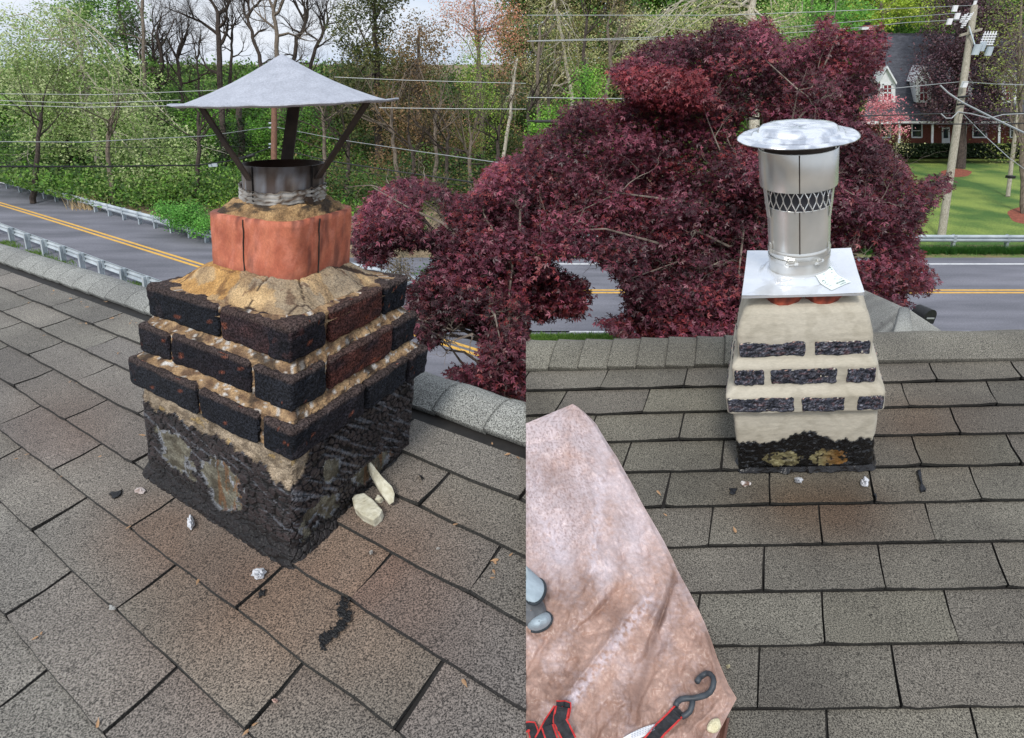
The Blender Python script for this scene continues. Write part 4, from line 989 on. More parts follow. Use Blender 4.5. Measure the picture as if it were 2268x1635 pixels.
def grow(mb, p, d, L_, r, lvl, rs, spread=.6, kids=3, upb=.15, col=WHITE, minr=.004, seg=5, wig=.12, maxl=5):
    pts = [p]; q = p.copy(); dd = d.normalized()
    for k in range(seg):
        dd = (dd + Vector(rs.normal(size=3)) * wig + Vector((0, 0, upb * .3))).normalized(); q = q + dd * L_ / seg; pts.append(q.copy())
    rad = [r * (1 - .55 * k / seg) for k in range(seg + 1)]
    mb.tube(pts, rad, n=(8 if lvl == 0 else 5 if lvl < 3 else 3), col=col, cap=False)
    if lvl >= maxl or r < minr: return
    for k in range(kids + (1 if rs.random() < .4 else 0)):
        f = rs.uniform(.35, 1) if k else 1.0; i = min(seg, int(f * seg)); b = pts[i]
        base = (pts[i] - pts[max(0, i - 1)]).normalized(); side = Vector(rs.normal(size=3)); side = (side - base * side.dot(base)).normalized()
        a = spread * rs.uniform(.5, 1.3) * (.5 if k == 0 else 1); nd = (base * math.cos(a) + side * math.sin(a) + Vector((0, 0, upb))).normalized()
        grow(mb, b, nd, L_ * rs.uniform(.58, .82), rad[i] * (.78 if k == 0 else .55), lvl + 1, rs, spread, kids, upb, col, minr, max(3, seg - 1), wig, maxl)
def trunk_tube(mb, path, r0, r1, d, col=WHITE, ground=True, rs=None, n=8):
    """path: photo-grid points top to bottom at distance d, carried down to the ground"""
    pts = [P(x, y, d) for x, y in path]
    if ground and pts[-1].z > 0: 
        a = pts[-2] if len(pts) > 1 else pts[-1] + Vector((0, 0, 1)); dr = (pts[-1] - a).normalized()
        if dr.z > -.3: dr = Vector((0, 0, -1))
        pts.append(pts[-1] + dr * (pts[-1].z / -dr.z) * 1.0)
    out = []
    for i in range(len(pts) - 1):
        for k in range(4): out.append(pts[i].lerp(pts[i + 1], k / 4) + (Vector(rs.normal(size=3)) * r0 * .25 if rs is not None and (i or k) else Vector()))
    out.append(pts[-1]); m_ = len(out)
    mb.tube(out, [r1 + (r0 - r1) * k / (m_ - 1) for k in range(m_)], n=n, col=col, cap=False); return out
def tree(name, label, cat, path, r0, r1, d, blobs, cols, leaf, per, rs, barkm, m=None, sg=(.4, .4, .25), limbs=10, group=None, star=False, up=.5, seam=None, hole=None, dens=1., twigs=0, shell=.3, droop=0., aspect=.6):
    mb = MB(); out = trunk_tube(mb, path, r0, r1, d, rs=rs); base = Vector((out[-1].x, out[-1].y, 0))
    root = empty(name, base, label, cat, group)
    if blobs:
        for k in range(limbs):
            b = blobs[rs.integers(len(blobs))]; v = rs.normal(size=3); v /= np.linalg.norm(v) * 1.25
            tgt = P(b[0] + b[2] * v[0], b[1] + b[3] * v[1], b[4] + b[5] * v[2]); i = rs.integers(0, max(1, int(len(out) * .6))); a = out[i]
            L_ = (tgt - a).length; midp = a.lerp(tgt, .5) + Vector((0, 0, L_ * .10)) + Vector(rs.normal(size=3)) * L_ * .05
            pts = [a, a.lerp(midp, .5) + Vector(rs.normal(size=3)) * L_ * .03, midp, midp.lerp(tgt, .5) + Vector(rs.normal(size=3)) * L_ * .03, tgt]
            rr_ = r1 + (r0 - r1) * i / len(out); rr_ *= .5
            mb.tube(pts, [rr_, rr_ * .75, rr_ * .5, rr_ * .3, rr_ * .12], n=5, cap=False)
            if twigs:
                for q in range(twigs): 
                    s = pts[rs.integers(1, 5)]; grow(mb, s, Vector(rs.normal(size=3)) + (tgt - a).normalized(), L_ * rs.uniform(.15, .3), rr_ * .25, 3, rs, kids=2, maxl=4, minr=.001)
    mb.build('trunk', barkm, root)
    if blobs:
        P_, C_, X, Y = crown_leaves(blobs, per, rs, cols, sg, seam, hole, dens, shell)
        leafmesh('crown', m or M_leaf, P_, leaf, C_, root, rs, star=star, up=up, droop=droop, aspect=aspect)
    return root
def lin(*c): return S(*c)
PALE = [lin(172, 190, 122), lin(146, 172, 98), lin(190, 200, 146), lin(122, 148, 82)]
GREEN = [lin(96, 140, 52), lin(74, 116, 40), lin(120, 164, 64), lin(60, 92, 36)]
DARKG = [lin(54, 84, 34), lin(70, 104, 40), lin(40, 62, 28), lin(88, 124, 48)]
OLIVE = [lin(92, 100, 54), lin(72, 84, 44), lin(120, 112, 66), lin(136, 116, 76)]
BROWN = [lin(140, 112, 78), lin(116, 98, 62), lin(96, 92, 52), lin(156, 126, 90)]
RUSS = [lin(222, 156, 126), lin(210, 138, 108), lin(190, 140, 106), lin(196, 170, 130)]
YELG = [lin(150, 176, 76), lin(168, 190, 92), lin(124, 160, 60)]
STRAW = [lin(190, 186, 128), lin(168, 166, 108), lin(206, 202, 150), lin(140, 144, 84)]
MAR = [lin(112, 54, 68), lin(86, 40, 52), lin(136, 70, 86), lin(64, 32, 40), lin(124, 52, 54), lin(98, 46, 62)]
BEECH = [lin(84, 56, 66), lin(64, 42, 50), lin(102, 68, 74), lin(74, 52, 48)]
R = lambda s: np.random.default_rng(s)

# woods behind everything: one far mass
FX = np.array([p[0] for p in far]); FY = np.array([p[1] for p in far])
def railhole(X, Y): return (X < 1165) & (Y > np.interp(X, FX, FY) - 12)
def woods(name, blobs, cols, seed, hole=railhole, leaf=.42):
    rs = R(seed); P_, C_, X, Y = crown_leaves(blobs, 30, rs, cols, (.7, .7, .5), hole=hole, shell=.05)
    o = leafmesh(name, M_leaf, P_, np.linalg.norm(P_ - CAMn, axis=1) * .0048, C_, None, rs, up=.3); tag(o, 'far mass of spring woodland behind the separate trees', 'woods', kind='stuff'); return o
wl = []
for x in range(-120, 1260, 60):
    for (y, ry, d, n) in ((430, 50, 33, 70), (350, 60, 46, 110), (270, 60, 56, 120), (230, 50, 60, 60)): wl.append((x, y, 50, ry, d, 3, n))
for x in (-80, 40, 120, 200, 270, 330, 760, 840, 920, 1000, 1080, 1160, 1230): wl.append((x, 190, 50, 55, 66, 3, 70))
for x in (400, 440, 500, 560, 700, 740): wl.append((x, 200, 40, 34, 68, 3, 28))
for x in range(380, 790, 40): wl.append((x, 168, 40, 22, 76, 3, 40)); wl.append((x, 205, 40, 24, 72, 3, 60))
woods('woods', [w for w in wl if w[0] < 720], GREEN + [lin(124, 160, 70), lin(140, 164, 88), lin(60, 88, 40), lin(110, 136, 70)], 21)
woods('woods', [w for w in wl if w[0] >= 720], DARKG + OLIVE + [lin(84, 104, 46)], 23)
wr = []
for x in range(1150, 2420, 60):
    for (y, ry, d, n) in ((270, 60, 62, 100), (180, 60, 66, 110), (90, 60, 70, 110), (5, 60, 74, 110), (-60, 50, 78, 70)):
        if y > 200 and x > 1900: continue
        wr.append((x, y, 50, ry, d, 3, n))
woods('woods', [w for w in wr if w[0] < 1440], OLIVE + STRAW[1:2] + GREEN[:2] + [lin(130, 130, 76)], 22)
woods('woods', [w for w in wr if w[0] >= 1440], GREEN + [lin(130, 170, 70), lin(150, 160, 84), lin(110, 150, 60)], 24)
for k_, (x, y0, y1) in enumerate(((90, 250, 400), (245, 270, 400), (440, 250, 420), (715, 250, 420), (770, 300, 430), (868, 240, 400), (905, 300, 430), (962, 260, 420), (995, 300, 440), (1045, 300, 420), (1105, 280, 400), (1195, 60, 240), (1300, 40, 200), (1345, 60, 240), (1180, 200, 330), (1216, 180, 330))):
    mb = MB(); rs = R(400 + k_); o_ = trunk_tube(mb, [(x, y0), (x + rs.normal() * 8, (y0 + y1) / 2), (x + rs.normal() * 6, y1)], .16, .08, 32 if x < 1165 else 36, rs=rs)
    for q in range(5): grow(mb, o_[rs.integers(0, 4)], Vector((rs.normal(), rs.normal(), 1.2)), 2.2, .05, 2, rs, kids=3, maxl=4, minr=.004)
    o = mb.build('bare_tree', M_barkm if k_ % 2 else M_barkd); n_ = sorted((90, 245, 440, 715, 770, 868, 905, 962, 995, 1045, 1105)).index(x) if x < 1165 else sorted((1180, 1195, 1216, 1300, 1345)).index(x)
    od_ = ['first', 'second', 'third', 'fourth', 'fifth', 'sixth', 'seventh', 'eighth', 'ninth', 'tenth', 'eleventh']; tag(o, 'thin bare trunk in the ' + ('undergrowth of the left woods, ' if x < 1165 else 'straw trees left of the maple, ') + od_[n_] + ' from the left', 'tree', 'thin trunks in the undergrowth')

# bare trees against the sky
def bare(label, path, r0, d, forks, seed, group='bare trees against the sky', L_=2.6, barkm=None, kids=4, maxl=5):
    rs = R(seed); mb = MB(); out = trunk_tube(mb, path, r0, r0 * .6, d, rs=rs)
    base = Vector((out[-1].x, out[-1].y, 0)); root = empty('bare_tree', base, label, 'tree', group)
    for (i, dx, dy, k) in forks:
        a = out[min(i, len(out) - 1)]; dr = c2w(dx, dy, rs.uniform(-.3, .3)).normalized(); grow(mb, a, dr, L_ * k, r0 * .55 * k, 1, rs, spread=.75, kids=kids, upb=.14, maxl=maxl, minr=.004, wig=.2)
    mb.build('trunk', barkm or M_barkd, root); return root
FK = [(0, -.5, -1, 1.1), (0, .5, -1, 1.1), (0, .05, -1, 1.2), (2, -1, -.7, .8), (3, 1, -.7, .8), (5, -.9, -.4, .6), (6, 1, -.5, .6)]
bare('dark forked bare tree left of the cone cap', [(347, 190), (352, 230), (358, 300)], .30, 46, [(0, -.7, -1, 1.4), (0, .55, -1, 1.5), (0, .15, -1, 1.3), (1, 1, -.5, .8), (2, -1, -.4, .6)], 31)
bare('slim bare tree close left of the cone cap, leaning right', [(392, 130), (400, 200), (408, 290)], .2, 47, FK, 32, L_=2.2)
bare('tall straight dark bare tree rising behind the left side of the cone cap', [(483, 30), (485, 100), (488, 230)], .30, 48, [(0, -.5, -1, 1), (0, .4, -1, 1), (3, -1, -.7, 1), (4, 1, -.6, 1), (2, 1, -.8, .9), (6, -1, -.2, .8)], 33)
bare('thin bare tree just right of the tall straight one', [(514, 90), (512, 140), (506, 230)], .16, 49, FK, 34, L_=2.0)
bare('bare tree leaning left above the cone cap tip', [(548, 40), (566, 100), (590, 190)], .20, 47, FK, 35, L_=2.3)
bare('reddish bare tree straight above the cone cap tip', [(606, 20), (613, 80), (618, 190)], .24, 46, [(0, -.4, -1, 1), (0, .5, -1, 1), (1, .9, -.8, 1), (3, -1, -.7, .9), (4, 1, -.5, .9)], 36, barkm=M_barkm)
bare('bare tree leaning right above the cone cap', [(676, 50), (655, 100), (640, 190)], .22, 48, FK, 37, L_=2.4)
bare('rightmost bare tree, spreading before the olive tree', [(716, 70), (694, 120), (676, 210)], .2, 49, FK, 38, L_=2.4)
bare('small bare tree low between two taller ones', [(436, 130), (440, 180), (446, 250)], .13, 52, FK, 39, L_=1.8)
bare('brownish slim tree with one pale crooked limb, left of the forked tree', [(316, 0), (318, 120), (326, 300)], .17, 42, [(1, -.5, -1, .7), (0, .4, -1, .7), (3, -1, -.6, .7), (5, 1, -.6, .5)], 40, barkm=M_barkm, L_=1.8)
# leafy trees on the left
tree('leafy_tree', 'big pale green drooping tree filling the left edge of the woods', 'tree', [(150, 20), (185, 150), (215, 300), (230, 420)], .3, .08, 37,
     [(130, 90, 130, 85, 37, 3, 230), (60, 190, 110, 90, 36, 2.5, 190), (200, 200, 150, 90, 36, 2.5, 240), (280, 300, 130, 80, 34, 2, 150), (330, 390, 110, 55, 33, 1.5, 110), (20, 100, 70, 90, 38, 2, 60, 2), (400, 350, 70, 60, 34, 1.5, 60), (120, 300, 110, 60, 36, 2, 100)],
     PALE, .17, 26, R(50), M_barkp, sg=(.55, .45, .3), limbs=26, twigs=3, group=None, shell=.1)
tree('leafy_tree', 'tall mid green tree behind the pale drooping one', 'tree', [(262, 0), (285, 140), (300, 300)], .3, .1, 48, [(240, 40, 90, 60, 48, 3, 140), (290, 130, 80, 70, 47, 3, 120), (180, 20, 60, 50, 49, 2, 60), (340, 220, 60, 60, 46, 2, 70)], GREEN, .24, 24, R(51), M_barkd, limbs=12)
tree('leafy_tree', 'fresh green low tree standing behind the left strap of the cone cap', 'tree', [(450, 230), (455, 330), (455, 440)], .2, .1, 42, [(450, 290, 70, 70, 42, 2, 120), (520, 330, 70, 70, 43, 2, 110), (480, 400, 60, 50, 40, 2, 80)], [lin(104, 158, 52), lin(84, 136, 44), lin(130, 180, 66), lin(66, 104, 38)], .18, 26, R(52), M_barkd, limbs=14)
tree('leafy_tree', 'bright yellow green young tree close beside the pipe of the cone cap', 'tree', [(520, 400), (512, 440), (508, 480)], .12, .05, 33, [(512, 440, 26, 42, 33, 1, 70)], [lin(156, 184, 66), lin(134, 168, 56), lin(110, 146, 48)], .13, 26, R(53), M_barkd, limbs=6)
tree('leafy_tree', 'green understorey tree seen through the straps of the cone cap', 'tree', [(640, 260), (650, 350), (655, 440)], .2, .1, 44, [(590, 290, 70, 60, 45, 2, 100), (680, 300, 70, 70, 45, 2, 110), (740, 380, 80, 60, 43, 2, 110), (800, 440, 80, 50, 40, 2, 90)], [lin(94, 146, 50), lin(76, 124, 42), lin(120, 168, 62), lin(56, 92, 34)], .19, 26, R(54), M_barkd, limbs=14)
for i, (x, y0, y1, lb) in enumerate(((492, 240, 360, 'left'), (530, 235, 340, 'right'))):
    tree('ivy_covered_tree', f'{lb} one of two dark ivy wrapped trunks behind the cone cap straps', 'tree', [(x, y0), (x + 4, y1), (x + 6, 420)], .25, .2, 40, [(x + 3, (y0 + y1) / 2 + 25, 13, 62, 40, .5, 60)], [lin(34, 52, 28), lin(46, 66, 34)], .16, 20, R(55 + i), M_barkd, sg=(.2, .2, .3), limbs=1, group='ivy wrapped trunks')
tree('leafy_tree', 'shaded dark green tree along the far guardrail on the left', 'tree', [(150, 300), (150, 400)], .2, .1, 38, [(110, 370, 110, 50, 38, 2, 200), (260, 400, 120, 45, 36, 1.5, 190), (20, 340, 80, 60, 40, 2, 110), (400, 420, 60, 40, 35, 1.5, 80)], DARKG, .18, 24, R(57), M_barkd, limbs=12, hole=railhole)
tree('leafy_tree', 'large olive green tree right of the cone cap', 'tree', [(830, 0), (836, 160), (840, 380)], .35, .1, 42, [(800, 60, 70, 90, 42, 3, 180), (840, 170, 90, 80, 41, 3, 200), (790, 240, 60, 50, 41, 2, 90), (850, -10, 50, 50, 42, 2, 70)], [lin(78, 88, 44), lin(98, 104, 54), lin(60, 70, 36), lin(116, 112, 66)], .21, 24, R(58), M_barkd, limbs=16)
tree('leafy_tree', 'brown budding tree at the right of the olive tree', 'tree', [(930, 60), (926, 200), (922, 400)], .3, .08, 39, [(925, 120, 70, 100, 39, 2.5, 170), (900, 250, 90, 80, 38, 2, 160), (980, 300, 80, 70, 38, 2, 120), (890, 350, 70, 50, 38, 2, 70)], BROWN, .17, 22, R(59), M_barkm, limbs=22, twigs=3, shell=.1)
tree('leafy_tree', 'sparse russet tree against the sky in the upper middle', 'tree', [(1050, 0), (1060, 150), (1070, 380)], .25, .06, 44, [(1060, 50, 90, 70, 44, 2.5, 210), (1120, 90, 60, 90, 43, 2.5, 150), (1010, 20, 50, 40, 45, 2, 70)], RUSS, .14, 15, R(60), M_barkm, limbs=22, twigs=5, seam='L', sg=(.7, .7, .5), shell=.05)
tree('leafy_tree', 'slender yellow green tree below the russet one', 'tree', [(1060, 100), (1056, 200), (1050, 380)], .15, .06, 40, [(1055, 170, 34, 90, 40, 1.5, 90), (1090, 260, 44, 60, 40, 1.5, 60), (1030, 320, 50, 40, 40, 1.5, 50)], YELG, .14, 22, R(61), M_barkm, limbs=10)
tree('leafy_tree', 'thin pale stemmed tree beside the russet one', 'tree', [(1146, 130), (1132, 230), (1118, 330), (1112, 400)], .16, .06, 38, [(1130, 200, 40, 110, 38, 1.5, 40)], BROWN, .14, 14, R(62), M_barkp, limbs=10, twigs=4, seam='L')
tree('leafy_tree', 'dull green tree low behind the left maroon maple', 'tree', [(1010, 330), (1016, 430)], .25, .15, 36, [(950, 380, 90, 60, 36, 2, 120), (1060, 400, 90, 60, 36, 2, 120), (880, 440, 60, 50, 35, 2, 80), (1130, 440, 40, 60, 36, 2, 50)], DARKG + [lin(110, 116, 66)], .17, 22, R(63), M_barkd, limbs=14, seam='L')
# bushes and grass along the far rail
def bush(label, blobs, cols, leaf, per, seed, name='bush', cat='bush', m=None, sg=(.2, .2, .15)):
    rs = R(seed); P_, C_, X, Y = crown_leaves(blobs, per, rs, cols, sg, shell=.1)
    b0 = blobs[0]; c = P(b0[0], b0[1], b0[4]); root = empty(name, Vector((c.x, c.y, 0)), label, cat)
    mb = MB(); 
    for k in range(8 if len(P_) else 0): t = P_[rs.integers(len(P_))]; mb.tube([Vector((c.x, c.y, 0)), Vector((c.x, c.y, 0)).lerp(Vector(t), .5) + Vector((0, 0, .1)), Vector(t)], [.03, .02, .006], 4, cap=False)
    mb.build('stem', M_barkd, root); leafmesh('foliage', m or M_leaf, P_, leaf, C_, root, rs, up=.5); return root
bush('rounded bright green bush behind the far guardrail, left of the orange flue', [(412, 480, 52, 26, 26, 1.0, 120), (450, 500, 30, 18, 25, .6, 40), (370, 470, 30, 16, 27, .8, 40)], [lin(96, 156, 62), lin(78, 134, 50), lin(126, 184, 84)], .11, 26, 70)
rs = R(71); mb = MB(); c = gp(196, 462)
for k in range(160):
    b = c + Vector((rs.normal() * .5, rs.normal() * .25, 0)); t = b + Vector((rs.normal() * .22, rs.normal() * .2, rs.uniform(.4, .9))); s = Vector((.018, 0, 0)); mb.add([b - s, b + s, t], [(0, 1, 2)])
tag(mb.build('dry_grass_tuft', mat('straw', S(176, 150, 110), S(206, 184, 140), scale=2)), 'tuft of dry straw coloured grass behind the far guardrail', 'grass tuft')
# near verge greens and dead scrub
rs = R(72)
def tufts(name, centres, cols, n, h, sp, label, m=None):
    V = []; C = []
    for (x, y) in centres:
        c = gp(x, y); b = np.array([c.x, c.y, 0]) + rs.normal(size=(n, 3)) * np.array([sp, sp * .7, 0]); t = b + np.stack([rs.normal(size=n) * h * .4, rs.normal(size=n) * h * .4, rs.uniform(.4, 1, n) * h], 1)
        w = np.array([.012, .004, 0]); V.append(np.stack([b - w, b + w, t + w * .3, t - w * .3], 1)); cc = np.array([k[:3] for k in cols])[rs.integers(0, len(cols), n)]; C.append(np.repeat(cc[:, None], 4, 1))
    V = np.concatenate(V).reshape(-1, 3); C = np.concatenate(C).reshape(-1, 3); C = np.concatenate([C, np.ones((len(C), 1))], 1)
    o = fastmesh(name, V, np.arange(len(V)).reshape(-1, 4), C, m or M_leaf); tag(o, label, 'grass', kind='stuff'); return o
tufts('grass', [(8, 540), (22, 548), (60, 562), (75, 566), (100, 576), (120, 585), (132, 588), (300, 640), (285, 634), (345, 662)], [lin(110, 140, 62), lin(86, 118, 48)], 260, .13, .28, 'short green grass tufts on the near verge')
tufts('grass', [(x, 556 + (x % 7)) for x in range(1800, 2330, 9)], [lin(52, 96, 34), lin(70, 118, 42), lin(38, 74, 28)], 220, .26, .16, 'row of dark green lily leaves under the pale guardrail')
tufts('grass', [(x, 748 + (x % 5) * 3) for x in range(1165, 1420, 7)], [lin(92, 128, 52), lin(120, 150, 70), lin(70, 104, 40)], 260, .12, .14, 'grass growing along the near edge of the road')
bush('grey leafless scrub behind the road, under the left maroon maple', [(880, 590, 34, 26, 18.5, .6, 40)], [lin(132, 120, 100), lin(110, 104, 84)], .08, 16, 73, name='scrub', cat='scrub')
for (x, y, lb) in ((985, 620, 'small green shrub seen through the left maroon maple'), (900, 500, 'green shrub between the orange flue and the left maroon maple')):
    bush(lb, [(x, y, 50, 34, 18 if y > 550 else 24, .8, 60)], [lin(84, 128, 54), lin(66, 104, 42)], .1, 22, int(x))
# trees on the right
tree('leafy_tree', 'tall straw coloured tree with a pale trunk at the middle top of the view', 'tree', [(1222, -20), (1240, 60), (1262, 180), (1272, 300)], .2, .08, 42, [(1230, 60, 80, 100, 42, 2.5, 150), (1290, 150, 60, 80, 42, 2, 90), (1190, 180, 40, 70, 42, 2, 50)], STRAW + [lin(150, 150, 92)], .15, 18, R(80), M_barkp, limbs=20, twigs=3, seam='R', shell=.05)
tree('leafy_tree', 'bright green vine covered tree below the straw coloured one', 'tree', [(1290, 170), (1296, 320)], .15, .1, 34, [(1300, 210, 34, 60, 34, 1.5, 90), (1240, 280, 60, 50, 34, 1.5, 100), (1320, 310, 60, 50, 33, 1.5, 90), (1190, 320, 40, 60, 34, 1.5, 60)], [lin(118, 172, 58), lin(96, 150, 48), lin(146, 192, 76)], .14, 24, R(81), M_barkd, limbs=10, seam='R')
tree('leafy_tree', 'olive tree mixed with bare twigs left of the maroon maple top', 'tree', [(1380, 40), (1384, 200), (1390, 330)], .2, .1, 46, [(1380, 90, 70, 90, 46, 2, 120), (1370, 210, 70, 60, 45, 2, 90)], OLIVE + STRAW[:2], .19, 20, R(82), M_barkm, limbs=20, twigs=4)
tree('leafy_tree', 'creamy budding tree with wide pale branches above the maroon maple', 'tree', [(1668, -40), (1664, 30), (1668, 110), (1670, 300)], .42, .2, 40, [(1480, 70, 120, 50, 40, 2, 150, 0), (1600, 30, 100, 50, 40, 2, 110, 0), (1420, 130, 60, 50, 39, 1.5, 60), (1740, 40, 60, 50, 40, 2, 60)], [lin(204, 204, 150), lin(180, 184, 122), lin(160, 170, 100)], .15, 18, R(83), M_barkp, limbs=26, twigs=3, shell=.05)
mb = MB()
tree('leafy_tree', 'bright green tree behind the top of the maroon maple', 'tree', [(1800, -20), (1806, 100), (1810, 250)], .3, .12, 50, [(1760, 60, 90, 80, 50, 3, 170), (1850, 50, 90, 80, 50, 3, 170), (1900, 120, 60, 50, 50, 2, 60)], [lin(118, 176, 70), lin(98, 156, 58), lin(148, 196, 92)], .24, 22, R(84), M_barkm, limbs=12)
tree('leafy_tree', 'yellow green tree over the roof of the brick house', 'tree', [(1950, -40), (1955, 60)], .3, .12, 62, [(1950, 10, 70, 55, 62, 3, 130), (2040, 20, 60, 50, 63, 3, 90)], [lin(176, 196, 70), lin(150, 176, 58), lin(196, 208, 92)], .3, 22, R(85), M_barkm, limbs=8)
tree('leafy_tree', 'deep green tree with the house chimney before it', 'tree', [(1985, 0), (1990, 80)], .3, .12, 66, [(1880, 60, 60, 60, 66, 3, 100), (2000, 60, 60, 40, 66, 3, 90)], [lin(86, 134, 54), lin(70, 114, 44), lin(108, 156, 64)], .3, 20, R(86), M_barkm, limbs=6)

# ------------------------------------------------------------ brick house across the road
YW, YE, YR = 48.0, 46.6, 54.0
def hpx(x, y, Y):
    r = ray(x, y); return CAM + r * ((Y - CAM.y) / r.y)
M_hroof = mat('dark roof shingles', S(64, 66, 74), S(86, 88, 96), scale=2.5, rough=.9, fine=(9, .7, 1.2), stretch=(1, 1, 3))
M_hbrick = mat('red house brick', S(104, 56, 46), S(132, 74, 60), scale=6, rough=.9, fine=(12, .7, 1.15), stretch=(1, 1, 3))
M_glass = mat('window glass', S(34, 40, 46), S(50, 56, 64), scale=1, rough=.1); M_curt = mat('dark red curtain', S(110, 34, 44), S(140, 46, 56), scale=2, rough=.8)
house = empty('brick_house', hpx(2100, 345, YW), 'red brick house with steep dark roof, white dormers and a long porch, behind the lawn', 'house')
def quadpx(mb, q, Y, thick=.0):
    pts = [hpx(x, y, Y) for x, y in q]; n = len(pts); back = Vector((.4, 1, 0)) * thick
    if thick: mb.add(pts + [p + back for p in pts], [tuple(range(n))] + [(i, (i + 1) % n, n + (i + 1) % n, n + i) for i in range(n)])
    else: mb.add(pts, [tuple(range(n))])
    return mb
rect = lambda x0, y0, x1, y1: [(x0, y0), (x1, y0), (x1, y1), (x0, y1)]
quadpx(MB(), rect(1926, 262, 2420, 348), YW, 6).build('wall', M_hbrick, house)
mb = MB(); a, b, c, d = hpx(1950, 76, YR), hpx(2520, 76, YR), hpx(2440, 270, YE), hpx(1912, 270, YE); e, f = hpx(1990, 268, 60), hpx(2560, 268, 60)
mb.add([a, b, c, d, e, f], [(0, 1, 2, 3), (0, 4, 5, 1), (0, 3, 4)]); hroof = mb.build('roof', M_hroof, house)
quadpx(MB(), rect(1948, 74, 2520, 79), YR - .1, .2).build('ridge', M_hroof, hroof)
quadpx(MB(), rect(1912, 269, 2440, 275), YE - .05, .25).build('porch_beam', M_white, house)
quadpx(MB(), rect(1912, 56, 1934, 210), YR - 1.5, 1.6).build('chimney', M_hbrick, house); ch = MB(); quadpx(ch, rect(1909, 60, 1935, 66), YR - 1.7, 2.0)
ch.build('chimney_coping', M_white, house); quadpx(MB(), rect(1917, 49, 1928, 60), YR - 1, .6).build('chimney_pot', M_black, house)
def roofY(y): return YE + (YR - YE) * (270 - y) / (270 - 76.) * 1.0
for i, (x, w, yt, yb) in enumerate(((1966, 17, 150, 227), (2046, 17, 150, 227), (2136, 17, 152, 228), (2236, 17, 155, 229))):
    Yd = 47.4; g = MB(); quadpx(g, [(x - w, 178), (x, 153), (x + w, 178), (x + w, yb), (x - w, yb)], Yd, 3.2); dm = g.build('dormer', M_white, house)
    g = MB()
    for sx in (-1, 1):
        p0, p1 = hpx(x, yt - 4, Yd - .2), hpx(x + sx * (w + 4), 183, Yd - .2); bk = Vector((.4, 1, 0)) * 3.6; g.add([p0, p1, p1 + bk, p0 + bk], [(0, 1, 2, 3)]); t = Vector((0, 0, -.14)); g.add([p0, p1, p1 + t, p0 + t], [(0, 1, 2, 3)])
    g.build('dormer_roof', M_white, dm)
    g = MB(); quadpx(g, rect(x - 9, 188, x + 9, 223), Yd - .03, 0); g.build('window', M_curt, dm)
    g = MB()
    for r_ in (rect(x - 11, 186, x - 8, 226), rect(x + 8, 186, x + 11, 226), rect(x - 11, 185, x + 11, 189), rect(x - 11, 222, x + 11, 227), rect(x - 9, 204, x + 9, 207), rect(x - 1, 188, x + 1, 223)): quadpx(g, r_, Yd - .06, .02)
    g.build('window_frame', M_white, dm)
for (x, y0, y1) in ((1993, 275, 322), (2066, 275, 320), (2139, 275, 320), (2214, 275, 318)):
    quadpx(MB(), [(x - 2.5, y0), (x + 2.5, y0), (x + 1, y1 + 8), (x - 4, y1 + 8)], YE + .1, .12).build('porch_post', M_white, house)
quadpx(MB(), rect(2086, 282, 2104, 330), YW - .03, 0).build('door', M_white, house)
quadpx(MB(), rect(2090, 286, 2100, 306), YW - .06, 0).build('door_glass', M_glass, house)
for (x0, x1) in ((2020, 2042), (2155, 2185), (2238, 2262), (1950, 1972)):
    w = quadpx(MB(), rect(x0, 276, x1, 304), YW - .05, 0).build('window', M_glass, house); g = MB()
    for r_ in (rect(x0 - 1.5, 275, x0 + 1.5, 305), rect(x1 - 1.5, 275, x1 + 1.5, 305), rect(x0, 303, x1, 306), rect(x0, 289, x1, 290.5)): quadpx(g, r_, YW - .09, .02)
    g.build('window_frame', M_white, w)
rs = R(90); n = 26000; V = np.stack([rs.uniform(1925, 2420, n), rs.uniform(318, 348, n), rs.uniform(0, 1, n)], 1)
ry = rays(V[:, 0], V[:, 1]); Yh = 45.6 + V[:, 2] * .6; Pp = CAMn + ry * ((Yh - 0) / ry[:, 1])[:, None]; cc = np.array([lin(30, 44, 26)[:3], lin(44, 60, 34)[:3]])[rs.integers(0, 2, n)]
hd = leafmesh('hedge', M_leaf, Pp, .17, cc, None, rs); tag(hd, 'low dark clipped hedge running along the porch of the brick house', 'hedge')
tree('beech_tree', 'dark purple leaved tree hiding half of the brick house', 'tree', [(2128, 0), (2126, 200), (2123, 378)], .42, .2, 42, [(2120, 60, 80, 90, 42, 2.5, 300), (2080, 150, 60, 60, 41.5, 2, 170), (2180, 170, 80, 80, 42, 2.5, 260), (2100, 240, 70, 40, 41.5, 2, 130), (2220, 80, 60, 90, 42, 2, 180), (2130, -30, 80, 50, 42, 2, 120), (2200, 260, 70, 34, 41.5, 2, 80)], BEECH, .16, 26, R(91), M_barkd, M_mleaf, limbs=18)
tree('dogwood_tree', 'small pink flowering dogwood between the maple and the brick house', 'tree', [(1950, 250), (1952, 330)], .07, .04, 33, [(1950, 228, 40, 22, 33, 1, 55), (1975, 262, 30, 16, 33, .8, 36), (1925, 262, 34, 30, 33, .8, 40), (1985, 290, 22, 12, 33, .8, 14)], [lin(226, 140, 150), lin(206, 112, 126), lin(236, 170, 172)], .12, 14, R(92), M_barkm, sg=(.28, .28, .1), limbs=12, twigs=2, shell=.1)
tree('leafy_tree', 'thin straw green sapling under the pink dogwood', 'tree', [(1990, 290), (1984, 345)], .04, .02, 31, [(1996, 310, 26, 34, 31, .8, 16), (1962, 330, 30, 20, 31, .8, 12)], STRAW, .09, 9, R(93), M_barkm, sg=(.3, .3, .2), limbs=14)
